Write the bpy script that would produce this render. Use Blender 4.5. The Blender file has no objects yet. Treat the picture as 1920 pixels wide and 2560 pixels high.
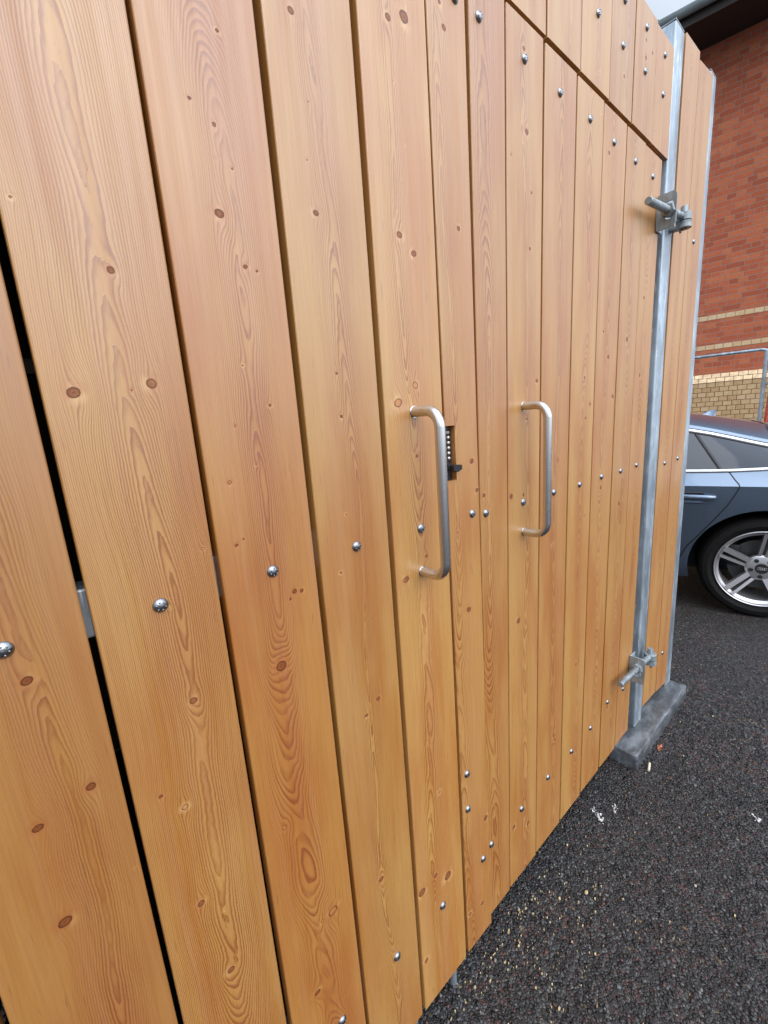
import bpy, bmesh, math, random
import numpy as np
from mathutils import Vector, Matrix
random.seed(4); RNG=np.random.default_rng(11)
S=bpy.context.scene; COL=S.collection
PI=math.pi; H=1.41                      # H: eye height, all measured heights below are relative to it

# ------------------------------------------------------------------ materials
def new_mat(name):
    m=bpy.data.materials.new(name); m.use_nodes=True
    nt=m.node_tree; b=nt.nodes['Principled BSDF']
    return m,nt,b
def N(nt,typ,**kw):
    n=nt.nodes.new(typ)
    for k,v in kw.items():
        if k.startswith('i_'):
            key=k[2:]; key=int(key) if key.isdigit() else key.replace('_',' ')
            n.inputs[key].default_value=v
        else: setattr(n,k,v)
    return n
def L(nt,a,b): nt.links.new(a,b)
def math_(nt,op,a,b=None,clamp=False):
    n=nt.nodes.new('ShaderNodeMath'); n.operation=op; n.use_clamp=clamp
    for i,v in enumerate((a,b)):
        if v is None: continue
        if isinstance(v,(int,float)): n.inputs[i].default_value=v
        else: L(nt,v,n.inputs[i])
    return n.outputs[0]
def mixc(nt,fac,a,b,mode='MIX'):
    n=nt.nodes.new('ShaderNodeMix'); n.data_type='RGBA'; n.blend_type=mode
    for s,v in ((n.inputs[0],fac),(n.inputs[6],a),(n.inputs[7],b)):
        if isinstance(v,(int,float)): s.default_value=v
        elif isinstance(v,tuple): s.default_value=v if len(v)==4 else v+(1,)
        else: L(nt,v,s)
    return n.outputs[2]
def smooth(nt,v,lo,hi,a=0.0,b=1.0):
    n=nt.nodes.new('ShaderNodeMapRange'); n.interpolation_type='SMOOTHSTEP'
    L(nt,v,n.inputs[0]); n.inputs[1].default_value=lo; n.inputs[2].default_value=hi
    n.inputs[3].default_value=a; n.inputs[4].default_value=b
    return n.outputs[0]
def noise(nt,vec,scale,detail=3,rough=.5,dist=0):
    n=N(nt,'ShaderNodeTexNoise',i_Scale=scale,i_Detail=detail,i_Roughness=rough,i_Distortion=dist)
    if vec is not None: L(nt,vec,n.inputs['Vector'])
    return n.outputs['Fac']
def mapping(nt,vec,scale=(1,1,1),loc=None):
    n=N(nt,'ShaderNodeMapping'); L(nt,vec,n.inputs['Vector']); n.inputs['Scale'].default_value=scale
    if loc is not None: L(nt,loc,n.inputs['Location'])
    return n.outputs[0]
def bump(nt,b,h,strength,dist,prev=None):
    n=N(nt,'ShaderNodeBump',i_Strength=strength,i_Distance=dist); L(nt,h,n.inputs['Height'])
    if prev is not None: L(nt,prev,n.inputs['Normal'])
    L(nt,n.outputs[0],b.inputs['Normal']); return n.outputs[0]

def mat_wood(grain=True):
    m,nt,b=new_mat('larch_boards' if grain else 'larch_end_grain')
    tc=N(nt,'ShaderNodeTexCoord'); oi=N(nt,'ShaderNodeObjectInfo')
    off=N(nt,'ShaderNodeVectorMath',operation='SCALE'); L(nt,oi.outputs['Random'],off.inputs['Scale']); off.inputs[0].default_value=(37,11,53)
    P=tc.outputs['Object']
    fib=noise(nt,mapping(nt,P,(420,420,9),off.outputs[0]),1,3,.6)
    fib2=noise(nt,mapping(nt,P,(95,95,2.2),off.outputs[0]),1,3,.55)
    blot=noise(nt,mapping(nt,P,(13,13,2.6),off.outputs[0]),1,3,.5)
    blot2=noise(nt,mapping(nt,P,(30,30,1.0),off.outputs[0]),1,2,.5)
    ph=N(nt,'ShaderNodeAttribute',attribute_name='phase'); kn=N(nt,'ShaderNodeAttribute',attribute_name='knot')
    ct=N(nt,'ShaderNodeAttribute',attribute_name='grain_contrast')
    p=math_(nt,'ADD',ph.outputs['Fac'],math_(nt,'MULTIPLY',math_(nt,'SUBTRACT',fib2,.5),.20))
    f=math_(nt,'FRACT',p)
    rise=math_(nt,'POWER',smooth(nt,f,.22,.92),1.25)
    fall=smooth(nt,f,.955,1.0,1.0,0.0)
    late=math_(nt,'MULTIPLY',rise,fall)
    ringid=math_(nt,'FLOOR',p)
    wn=N(nt,'ShaderNodeTexWhiteNoise',noise_dimensions='1D'); L(nt,ringid,wn.inputs['W'])
    late=math_(nt,'MULTIPLY',late,math_(nt,'ADD',math_(nt,'MULTIPLY',wn.outputs['Value'],.55),.62))
    late=math_(nt,'MULTIPLY',late,ct.outputs['Fac'])
    late=math_(nt,'MULTIPLY',late,smooth(nt,blot,.2,.7,.75,1.15),True)
    early=mixc(nt,smooth(nt,blot,.35,.7),(.435,.230,.058),(.37,.143,.022))
    early=mixc(nt,smooth(nt,blot2,.35,.75,0,.55),early,(.415,.196,.068))
    col=mixc(nt,late,early,(.255,.080,.012))
    col=mixc(nt,smooth(nt,fib,.3,.75,.0,.30),col,mixc(nt,1.0,col,(.62,.52,.42),'MULTIPLY'))
    # dark resin flecks along the fibre
    fl=noise(nt,mapping(nt,P,(300,300,22),off.outputs[0]),1,1,.5)
    col=mixc(nt,smooth(nt,fl,.70,.80,0,.5),col,(.20,.085,.03))
    # knots
    kd=kn.outputs['Fac']
    kj=math_(nt,'ADD',kd,math_(nt,'MULTIPLY',math_(nt,'SUBTRACT',noise(nt,mapping(nt,P,(130,130,130),off.outputs[0]),1,2),.5),.35))
    halo=smooth(nt,kj,1.05,2.9,.55,0)
    col=mixc(nt,halo,col,mixc(nt,smooth(nt,noise(nt,mapping(nt,P,(60,60,25),off.outputs[0]),1,2),.45,.66),(.37,.135,.034),(.56,.33,.13)))
    kring=math_(nt,'FRACT',math_(nt,'MULTIPLY',kj,2.6))
    kcol=mixc(nt,kring,(.28,.102,.040),(.15,.048,.019))
    kcol=mixc(nt,smooth(nt,noise(nt,mapping(nt,P,(9,9,9),off.outputs[0]),1,1),.56,.66),kcol,(.42,.195,.080))
    col=mixc(nt,smooth(nt,kj,.95,1.06,1,0),col,kcol)
    rim=math_(nt,'MULTIPLY',smooth(nt,kj,.74,.93),smooth(nt,kj,1.0,1.16,1,0))
    col=mixc(nt,math_(nt,'MULTIPLY',rim,.85),col,(.070,.024,.010))
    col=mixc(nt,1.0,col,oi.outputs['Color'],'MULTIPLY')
    L(nt,col,b.inputs['Base Color'])
    b.inputs['IOR'].default_value=1.95
    L(nt,smooth(nt,fib2,.3,.7,.37,.50),b.inputs['Roughness'])
    L(nt,smooth(nt,kj,.9,1.3,.12,.5),b.inputs['Specular IOR Level'])
    h=math_(nt,'ADD',math_(nt,'MULTIPLY',fib,.45),math_(nt,'MULTIPLY',late,.8))
    h=math_(nt,'ADD',h,math_(nt,'MULTIPLY',halo,-.9))
    bump(nt,b,h,.35,.0007)
    return m
def mat_plain(name,col,rough=.5,metal=0,spec=.5,coat=0,nscale=0,namt=.2,bmp=0,bscale=200):
    m,nt,b=new_mat(name)
    b.inputs['Base Color'].default_value=col+(1,); b.inputs['Roughness'].default_value=rough
    b.inputs['Metallic'].default_value=metal; b.inputs['Specular IOR Level'].default_value=spec
    b.inputs['Coat Weight'].default_value=coat; b.inputs['Coat Roughness'].default_value=.03
    P=N(nt,'ShaderNodeTexCoord').outputs['Object']
    if nscale:
        n=noise(nt,P,nscale,4)
        L(nt,mixc(nt,smooth(nt,n,.3,.7),tuple(c*(1-namt) for c in col),tuple(min(1,c*(1+namt)) for c in col)),b.inputs['Base Color'])
        L(nt,smooth(nt,n,.25,.75,max(.02,rough-.08),rough+.08),b.inputs['Roughness'])
    if bmp: bump(nt,b,noise(nt,P,bscale,3),bmp,.001)
    return m
def mat_galv(name='galvanised_steel',tint=(.40,.48,.56)):
    m,nt,b=new_mat(name)
    P=N(nt,'ShaderNodeTexCoord').outputs['Object']
    v=N(nt,'ShaderNodeTexVoronoi',i_Scale=55.0); L(nt,mapping(nt,P,(1,1,.45)),v.inputs['Vector'])
    n1=noise(nt,mapping(nt,P,(18,18,4)),1,4,.6); n2=noise(nt,mapping(nt,P,(160,160,14)),1,3,.6)
    sp=N(nt,'ShaderNodeSeparateColor'); L(nt,v.outputs['Color'],sp.inputs[0])
    c=mixc(nt,smooth(nt,n1,.3,.72),tuple(t*.58 for t in tint),tuple(t*1.18 for t in tint))
    c=mixc(nt,math_(nt,'MULTIPLY',sp.outputs[0],.45),c,tuple(t*.55 for t in tint))
    c=mixc(nt,smooth(nt,n2,.60,.70,0,.75),c,(.82,.86,.90))
    c=mixc(nt,smooth(nt,n2,.27,.37,.55,0),c,(.16,.18,.20))
    L(nt,c,b.inputs['Base Color']); b.inputs['Metallic'].default_value=.55
    L(nt,smooth(nt,n1,.3,.7,.38,.6),b.inputs['Roughness'])
    bump(nt,b,math_(nt,'ADD',n1,math_(nt,'MULTIPLY',n2,.4)),.25,.0012)
    return m
def mat_brick(name,c1,c2,c3,mort,bw,bh,squash,freq,streak=False,zo=0.0):
    m,nt,b=new_mat(name)
    P=N(nt,'ShaderNodeTexCoord').outputs['Object']
    sx=N(nt,'ShaderNodeSeparateXYZ'); L(nt,P,sx.inputs[0])
    wob=noise(nt,P,9,2); cb=N(nt,'ShaderNodeCombineXYZ')
    L(nt,sx.outputs[0],cb.inputs[0])
    L(nt,math_(nt,'ADD',math_(nt,'SUBTRACT',sx.outputs[2],zo),math_(nt,'MULTIPLY',math_(nt,'SUBTRACT',wob,.5),.013)),cb.inputs[1])
    br=N(nt,'ShaderNodeTexBrick',offset=.5,offset_frequency=2,squash=squash,squash_frequency=freq)
    br.inputs['Scale'].default_value=1; br.inputs['Mortar Size'].default_value=.0050; br.inputs['Mortar Smooth'].default_value=.25
    br.inputs['Brick Width'].default_value=bw; br.inputs['Row Height'].default_value=bh; br.inputs['Bias'].default_value=0
    br.inputs['Color1'].default_value=(0,0,0,1); br.inputs['Color2'].default_value=(1,1,1,1); br.inputs['Mortar'].default_value=(.5,.5,.5,1)
    L(nt,cb.outputs[0],br.inputs['Vector'])
    r=N(nt,'ShaderNodeValToRGB'); L(nt,br.outputs['Color'],r.inputs[0])
    r.color_ramp.elements[0].color=c1+(1,); r.color_ramp.elements[1].color=c3+(1,)
    e=r.color_ramp.elements.new(.55); e.color=c2+(1,)
    n=noise(nt,P,28,5,.65); n2=noise(nt,P,150,3,.6)
    c=mixc(nt,smooth(nt,n,.3,.75,0,.5),r.outputs[0],mixc(nt,1.0,r.outputs[0],(.55,.52,.5),'MULTIPLY'))
    c=mixc(nt,smooth(nt,n2,.6,.75,0,.35),c,tuple(min(1,x*1.5+.04) for x in c2))
    if streak:
        st=noise(nt,mapping(nt,P,(75,75,1.5)),1,2,.5)
        c=mixc(nt,smooth(nt,st,.60,.70,0,.35),c,(.16,.10,.05))
    mm=mixc(nt,n,tuple(x*.7 for x in mort),tuple(x*1.2 for x in mort))
    c=mixc(nt,br.outputs['Fac'],c,mm)
    big=noise(nt,P,.8,3); c=mixc(nt,smooth(nt,big,.35,.7,0,.3),c,mixc(nt,1.0,c,(.72,.72,.74),'MULTIPLY'))
    L(nt,c,b.inputs['Base Color']); b.inputs['Roughness'].default_value=.85
    hh=math_(nt,'ADD',math_(nt,'MULTIPLY',br.outputs['Fac'],-1.0),math_(nt,'MULTIPLY',n2,.3))
    bump(nt,b,hh,.8,.006)
    return m
def mat_asphalt():
    m,nt,b=new_mat('wet_asphalt')
    P=N(nt,'ShaderNodeTexCoord').outputs['Object']
    wv=N(nt,'ShaderNodeVectorMath',operation='ADD'); L(nt,P,wv.inputs[0])
    nn=N(nt,'ShaderNodeTexNoise',i_Scale=60.0,i_Detail=2.0); L(nt,P,nn.inputs['Vector'])
    sc=N(nt,'ShaderNodeVectorMath',operation='SCALE',i_Scale=.006); L(nt,nn.outputs['Color'],sc.inputs[0]); L(nt,sc.outputs[0],wv.inputs[1])
    v=N(nt,'ShaderNodeTexVoronoi',i_Scale=122.0,i_Randomness=1.0); L(nt,wv.outputs[0],v.inputs['Vector'])
    ve=N(nt,'ShaderNodeTexVoronoi',feature='DISTANCE_TO_EDGE',i_Scale=122.0); L(nt,wv.outputs[0],ve.inputs['Vector'])
    v2=N(nt,'ShaderNodeTexVoronoi',i_Scale=230.0); L(nt,wv.outputs[0],v2.inputs['Vector'])
    s=N(nt,'ShaderNodeSeparateColor'); L(nt,v.outputs['Color'],s.inputs[0])
    s2=N(nt,'ShaderNodeSeparateColor'); L(nt,v2.outputs['Color'],s2.inputs[0])
    r=N(nt,'ShaderNodeValToRGB'); L(nt,s.outputs[0],r.inputs[0])
    r.color_ramp.elements[0].color=(.008,.0085,.010,1); r.color_ramp.elements[1].color=(.100,.108,.114,1)
    e=r.color_ramp.elements.new(.6); e.color=(.031,.031,.032,1)
    big=noise(nt,P,4.5,4,.6); bigger=noise(nt,P,1.1,3,.5)
    c=mixc(nt,math_(nt,'MULTIPLY',smooth(nt,s.outputs[1],.74,.82),smooth(nt,big,.38,.62,.15,.9)),r.outputs[0],(.125,.060,.056))
    c=mixc(nt,smooth(nt,s.outputs[2],.965,.985),c,(.20,.20,.195))
    c=mixc(nt,smooth(nt,s.outputs[2],.014,.008),c,(.20,.135,.075))
    c=mixc(nt,smooth(nt,ve.outputs['Distance'],.0,.13,.75,0),c,(.008,.008,.009))
    c=mixc(nt,smooth(nt,bigger,.35,.65,0,.40),c,(.030,.028,.029))
    L(nt,c,b.inputs['Base Color'])
    L(nt,smooth(nt,s2.outputs[0],.1,.9,.30,.62),b.inputs['Roughness']); b.inputs['Specular IOR Level'].default_value=.38
    h=math_(nt,'ADD',smooth(nt,ve.outputs['Distance'],0,.35),math_(nt,'MULTIPLY',s.outputs[1],.9))
    h=math_(nt,'ADD',h,math_(nt,'MULTIPLY',s2.outputs[1],.25))
    bump(nt,b,h,.85,.0034)
    return m
def mat_paint():
    m,nt,b=new_mat('metallic_blue_grey_paint')
    P=N(nt,'ShaderNodeTexCoord').outputs['Object']
    b.inputs['Base Color'].default_value=(.135,.190,.275,1); b.inputs['Metallic'].default_value=.8; b.inputs['Roughness'].default_value=.30
    b.inputs['Coat Weight'].default_value=1; b.inputs['Coat Roughness'].default_value=.04
    v=N(nt,'ShaderNodeTexVoronoi',i_Scale=95.0); L(nt,P,v.inputs['Vector'])
    d=smooth(nt,v.outputs['Distance'],.0,.42,1,0)
    sp=N(nt,'ShaderNodeSeparateColor'); L(nt,v.outputs['Color'],sp.inputs[0])
    d=math_(nt,'MULTIPLY',d,smooth(nt,sp.outputs[0],.62,.7))
    d=math_(nt,'MULTIPLY',d,smooth(nt,noise(nt,P,5,2),.45,.6))
    bump(nt,b,d,.6,.0025)
    return m

M={}
M['wood']=mat_wood()
M['galv']=mat_galv()
M['galv_dark']=mat_galv('galvanised_hardware',(.33,.38,.41))
M['zinc']=mat_plain('zinc_bolt_head',(.27,.285,.31),.26,1,bmp=.35,bscale=300)
M['steel']=mat_plain('brushed_stainless',(.60,.60,.61),.21,1)
M['black']=mat_plain('black_lock_body',(.012,.012,.014),.38,0,.5,nscale=300,namt=.3)
M['key']=mat_plain('keypad_buttons',(.70,.71,.73),.3,.8)
M['white_ink']=mat_plain('white_lettering',(.75,.75,.75),.5)
M['red']=mat_brick('red_brick',(.38,.085,.036),(.50,.120,.050),(.54,.160,.066),(.34,.22,.17),.225,.075,.5,2)
M['buff']=mat_brick('buff_brick',(.52,.33,.165),(.60,.40,.21),(.64,.45,.26),(.17,.095,.045),.112,.075,1,2,True,zo=1.70)
M['band']=mat_brick('buff_band_brick',(.64,.45,.25),(.69,.50,.29),(.72,.54,.33),(.38,.25,.19),.225,.075,.5,2,zo=2.22)
M['soffit']=mat_plain('brown_soffit',(.022,.016,.014),.7,nscale=3)
M['gutter']=mat_plain('grey_gutter',(.17,.21,.22),.35,0,.5,nscale=4,namt=.1)
M['tile']=mat_plain('roof_tile',(.06,.045,.04),.8,nscale=9)
M['asphalt']=mat_asphalt()
M['block']=None
M['paint']=mat_paint()
M['glass']=mat_plain('tinted_glass',(.028,.036,.052),.05,0,.5)
M['chrome']=mat_plain('bright_trim',(.90,.91,.93),.18,.75)
M['rubber']=mat_plain('tyre_rubber',(.007,.007,.0075),.75,0,.2,nscale=90,namt=.3,bmp=.6,bscale=160)
M['darkplastic']=mat_plain('dark_plastic',(.010,.011,.013),.5)
M['alloy']=mat_plain('alloy_wheel',(.56,.56,.59),.36,.85)
M['disc']=mat_plain('brake_disc',(.10,.10,.10),.5,.8)
M['shadow_timber']=mat_plain('shade_dark_timber',(.022,.017,.013),.8,nscale=20)  # near-black brown: the shade behind the board gaps put into the colour
M['redtube']=mat_plain('red_painted_tube',(.45,.055,.035),.5,nscale=30,namt=.3)
M['chip']=mat_plain('sawdust_chips',(.44,.35,.20),.8,nscale=50,namt=.4)
M['butt']=mat_plain('pale_paper',(.62,.56,.42),.8,nscale=200,namt=.15)
M['leaf']=mat_plain('dead_leaf',(.33,.10,.05),.7,nscale=90,namt=.5)
M['stone']=mat_plain('pale_stone',(.30,.28,.24),.6,nscale=200)
M['white']=mat_plain('white_dropping',(.62,.63,.64),.8,nscale=90,namt=.3)
def mat_block():
    m,nt,b=new_mat('dark_cast_block'); P=N(nt,'ShaderNodeTexCoord').outputs['Object']
    n1=noise(nt,mapping(nt,P,(7,16,16)),1,4,.6); n2=noise(nt,P,70,4,.6)
    c=mixc(nt,smooth(nt,n1,.40,.68),(.065,.072,.083),(.185,.205,.23))
    c=mixc(nt,smooth(nt,n2,.58,.74,0,.5),c,(.24,.245,.25))
    L(nt,c,b.inputs['Base Color']); L(nt,smooth(nt,n1,.3,.7,.36,.20),b.inputs['Roughness'])
    bump(nt,b,math_(nt,'ADD',n2,n1),.5,.003); return m
M['block']=mat_block()

# ------------------------------------------------------------------ object helpers
def link_mesh(name,me,mat,parent=None,loc=(0,0,0),smooth_=False):
    o=bpy.data.objects.new(name,me); COL.objects.link(o)
    if mat is not None:
        for x in (mat if isinstance(mat,(list,tuple)) else [mat]): me.materials.append(x)
    if parent is not None: o.parent=parent
    o.location=loc
    if smooth_:
        for p in me.polygons: p.use_smooth=True
    return o
def obj(name,bm,mat,parent=None,loc=(0,0,0),smooth_=False,angle=None):
    me=bpy.data.meshes.new(name); bmesh.ops.recalc_face_normals(bm,faces=bm.faces[:])
    if angle is not None:
        for e in bm.edges:
            if len(e.link_faces)==2 and e.calc_face_angle(0)>math.radians(angle): e.smooth=False
        smooth_=True
    bm.to_mesh(me); bm.free()
    return link_mesh(name,me,mat,parent,loc,smooth_)
def tag(o,label,cat=None,group=None,kind=None):
    if label: o['label']=label
    if cat: o['category']=cat
    if group: o['group']=group
    if kind: o['kind']=kind
    return o
def thing(name,label,cat,loc=(0,0,0),rotz=0,group=None):
    o=bpy.data.objects.new(name,None); COL.objects.link(o); o.empty_display_size=.1
    o.location=loc; o.rotation_euler=(0,0,rotz); return tag(o,label,cat,group)
def box(bm,x0,x1,y0,y1,z0,z1,bev=0,seg=2):
    r=bmesh.ops.create_cube(bm,size=1.0)
    vs=r['verts']
    for v in vs: v.co=Vector((x0+(v.co.x+.5)*(x1-x0),y0+(v.co.y+.5)*(y1-y0),z0+(v.co.z+.5)*(z1-z0)))
    if bev:
        es=list({e for v in vs for e in v.link_edges})
        bmesh.ops.bevel(bm,geom=es,offset=bev,segments=seg,profile=.5,affect='EDGES')
def tube(bm,pts,r,n=16,caps=True):
    pts=[Vector(p) for p in pts]; rings=[]; up=None
    rr=r if isinstance(r,(list,tuple)) else [r]*len(pts)
    for i,p in enumerate(pts):
        t=((pts[min(i+1,len(pts)-1)]-pts[max(i-1,0)])).normalized()
        if up is None:
            a=Vector((0,0,1)) if abs(t.z)<.9 else Vector((1,0,0)); up=(a-t*a.dot(t)).normalized()
        else: up=(up-t*up.dot(t)).normalized()
        s=t.cross(up)
        rings.append([bm.verts.new(p+(up*math.cos(2*PI*k/n)+s*math.sin(2*PI*k/n))*rr[i]) for k in range(n)])
    for a,b in zip(rings,rings[1:]):
        for k in range(n): bm.faces.new((a[k],a[(k+1)%n],b[(k+1)%n],b[k]))
    if caps: bm.faces.new(rings[0][::-1]); bm.faces.new(rings[-1])
def arc_path(corners,rad,seg=8):
    pts=[Vector(corners[0])]
    for a,b,c in zip(corners,corners[1:],corners[2:]):
        a,b,c=Vector(a),Vector(b),Vector(c); d1=(a-b).normalized(); d2=(c-b).normalized()
        ang=d1.angle(d2); t=rad/math.tan(ang/2); ctr=b+(d1+d2).normalized()*(rad/math.sin(ang/2))
        p0=b+d1*t-ctr; p1=b+d2*t-ctr
        for k in range(seg+1):
            f=k/seg; w=p0.angle(p1); pts.append(ctr+(p0*math.sin((1-f)*w)+p1*math.sin(f*w))/math.sin(w))
    pts.append(Vector(corners[-1])); return pts
def lathe(bm,prof,axis_o,axis_d,n=48,closed=False):
    d=Vector(axis_d).normalized(); a=Vector((0,0,1)) if abs(d.z)<.9 else Vector((1,0,0))
    u=(a-d*a.dot(d)).normalized(); v=d.cross(u); o=Vector(axis_o); rings=[]
    for r,h in prof:
        rings.append([bm.verts.new(o+d*h+(u*math.cos(2*PI*k/n)+v*math.sin(2*PI*k/n))*max(r,1e-5)) for k in range(n)])
    pr=list(zip(rings,rings[1:]))+([(rings[-1],rings[0])] if closed else [])
    for a,b in pr:
        for k in range(n): bm.faces.new((a[k],a[(k+1)%n],b[(k+1)%n],b[k]))
def prism(bm,poly,axis,h0,h1):
    # poly: 2D points; axis 0/1/2 = extrusion direction
    def P(a,b,h): return {0:(h,a,b),1:(a,h,b),2:(a,b,h)}[axis]
    A=[bm.verts.new(P(a,b,h0)) for a,b in poly]; B=[bm.verts.new(P(a,b,h1)) for a,b in poly]
    bm.faces.new(A); bm.faces.new(B[::-1])
    for i in range(len(A)): bm.faces.new((A[i],A[(i+1)%len(A)],B[(i+1)%len(A)],B[i]))

# ------------------------------------------------------------------ timber boards
def wave(z,seed,scales):
    g=np.random.default_rng(seed); out=np.zeros_like(z)
    for lam,a in scales: out=out+a*np.sin(2*PI*z/lam*(.8+.4*g.random())+g.random()*6.28)
    return out
KN={}   # knots: board key -> [(X, Zrel, r)]
YF=0.0
def board(key,xl,xr,zb,zt,parent,dx=.003,dz=.006,thick=.0215,seed=1,c=.5,ym=.028,ya=.016,sp=.0031,tone=(1,1,1),contrast=1.0,cw=.03,cbase=.30,notch=None,yo=0,knots=(),bolts=(),zt2=None,zb2=None):
    """xl,xr = ((X at z=+0.5),(X at z=-1)) of both edges; z values relative to eye height"""
    fx=lambda e,z: e[0]+(e[1]-e[0])*(.5-z)/1.5
    z0=np.arange(zb,zt,dz); zs=np.append(z0,zt)
    w=fx(xr,0)-fx(xl,0)
    us=np.concatenate([[0,.0010/w,.0022/w],np.linspace(.0022/w,1-.0022/w,max(6,int(w/dx)))[1:-1],[1-.0022/w,1-.0010/w,1]])
    if notch:
        nx0,nx1,nz0,nz1=notch
        un=(nx1-fx(xl,0))/w; us=np.unique(np.append(us,un)); zs=np.unique(np.append(zs,[nz0,nz1]))
    U,Z=np.meshgrid(us,zs)
    XL=xl[0]+(xl[1]-xl[0])*(.5-Z)/1.5; XR=xr[0]+(xr[1]-xr[0])*(.5-Z)/1.5
    X=XL+U*(XR-XL)
    Zp=Z.copy()
    if zt2 is not None: Zp=Z+ (zt2-zt)*U*np.clip((Z-zb)/(zt-zb),0,1)
    if zb2 is not None: Zp=Zp+(zb2-zb)*U*(1-np.clip((Z-zb)/(zt-zb),0,1))
    xc=.5*(fx(xl,0)+fx(xr,0)); e=np.minimum(U,1-U)*w
    Y=np.where(e<.0005,.0018,np.where(e<.0016,.00045,0.0))
    # ring field: a leaning, wandering pith behind the face, bent round the knots
    x=X-xl[0]-w*c; z=Z
    for (kx,kz,kr) in knots:
        ddx=X-kx; ddz=Z-kz
        g1=np.exp(-((ddx/(3.2*kr))**2+(ddz/(6.5*kr))**2))
        x=x-ddx*g1*.75 if False else x
    xs=x-wave(z,seed,[(1.5,.009),(.55,.0035),(.2,.0012)])
    bend=np.zeros_like(x); bumpk=np.zeros_like(x); kd=np.full_like(x,9.0)
    for i,(kx,kz,kr) in enumerate(knots):
        g=np.random.default_rng(seed*77+i); tilt=g.uniform(-.35,.35); asp=g.uniform(.75,1.0)
        ddx=X-kx; ddz=Z-kz
        g1=np.exp(-((ddx/(2.6*kr))**2+(ddz/(5.2*kr))**2))
        bend+=-ddx*g1*.80
        g2=np.exp(-((ddx/(2.9*kr))**2+((ddz+.5*kr)/(4.4*kr))**2))
        bumpk+=g2*min(4.0,kr/.0030)*(1 if g.random()<.75 else -1)*.8
        a=ddx*math.cos(tilt)+ddz*math.sin(tilt); b_=-ddx*math.sin(tilt)+ddz*math.cos(tilt)
        kd=np.minimum(kd,np.sqrt((a/kr)**2+(b_/(kr*asp))**2))
    xs=xs+bend
    y0=ym+wave(z,seed+5,[(2.1,ya*1.5),(.62,ya*.30),(.25,ya*.10)])+wave(z*3+x*9,seed+9,[(.37,.0006)])
    y0=np.sqrt(y0*y0+.004**2)
    r=np.sqrt(xs*xs+y0*y0)
    ph=(r/sp)*(1+r*3.0)+bumpk+wave(Z+X*2.2,seed+13,[(.031,.07),(.013,.04)])+40
    cc=contrast*(cbase+.75*np.exp(-(xs/cw)**2))*(1+.25*wave(z,seed+21,[(.7,.6),(.23,.4)]))
    gx=np.gradient(ph,axis=1)/np.maximum(np.gradient(X,axis=1),1e-5); gz=np.gradient(ph,axis=0)/np.maximum(np.gradient(Z,axis=0),1e-5)
    cc=cc*np.clip(np.hypot(gx,gz)/60,.38,1.0)      # wide flat rings stay pale
    nr,nc=X.shape
    front=np.stack([X-xc,Y+yo,Zp-zb],-1).reshape(-1,3)
    idx=np.arange(nr*nc).reshape(nr,nc)
    on=np.ones((nr-1,nc-1),bool)
    if notch:
        um=.5*(us[1:]+us[:-1]); zm=.5*(zs[1:]+zs[:-1])
        on&=~((um[None,:]<un)&(zm[:,None]>nz0)&(zm[:,None]<nz1))
    q=np.stack([idx[:-1,:-1],idx[:-1,1:],idx[1:,1:],idx[1:,:-1]],-1)
    Q=q[on]
    # boundary edges -> side walls
    from collections import Counter
    pad=np.zeros((nr+1,nc+1),bool); pad[1:-1,1:-1]=on
    sides=[]
    for (da,db,ea,eb) in ((-1,0,0,1),(1,0,2,3),(0,-1,3,0),(0,1,1,2)):
        nb=pad[1+da:nr+da,1+db:nc+db]; mk=on&~nb
        sides.append(np.stack([q[mk][:,ea],q[mk][:,eb]],-1))
    E_=np.concatenate(sides); used=np.unique(E_); remap=-np.ones(nr*nc,int); remap[used]=nr*nc+np.arange(len(used))
    back=front[used].copy(); back[:,1]=thick+yo
    SW=np.stack([E_[:,1],E_[:,0],remap[E_[:,0]],remap[E_[:,1]]],-1)
    # ordered loop for the back face
    nxt={int(remap[a]):int(remap[b]) for a,b in E_}
    st=next(iter(nxt)); loop=[st]; cur=nxt[st]
    while cur!=st and len(loop)<len(nxt)+2: loop.append(cur); cur=nxt[cur]
    verts=np.concatenate([front,back])
    faces=[tuple(map(int,f)) for f in Q]+[tuple(map(int,f)) for f in SW]+[tuple(loop[::-1])]
    me=bpy.data.meshes.new('board'); me.from_pydata(verts.tolist(),[],faces); me.update()
    for nm,arr,fill in (('phase',ph,None),('knot',kd,None),('grain_contrast',np.clip(cc,0,1.3),None)):
        at=me.attributes.new(nm,'FLOAT','POINT'); flat=arr.reshape(-1)
        full=np.concatenate([flat,flat[used]]).astype(np.float32)
        if nm=='phase': full[nr*nc:]+=thick/sp*.6
        at.data.foreach_set('value',full)
    pl=parent.location
    o=link_mesh('board',me,M['wood'],parent,(xc-pl.x,0-pl.y,zb+H-pl.z))
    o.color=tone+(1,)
    for (bx,bz) in bolts:
        bo=BOLT.copy(); COL.objects.link(bo); bo.parent=o; bo.location=(bx-xc,yo,bz-zb); bo.rotation_euler=(0,random.uniform(0,6),0)
    return o
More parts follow.
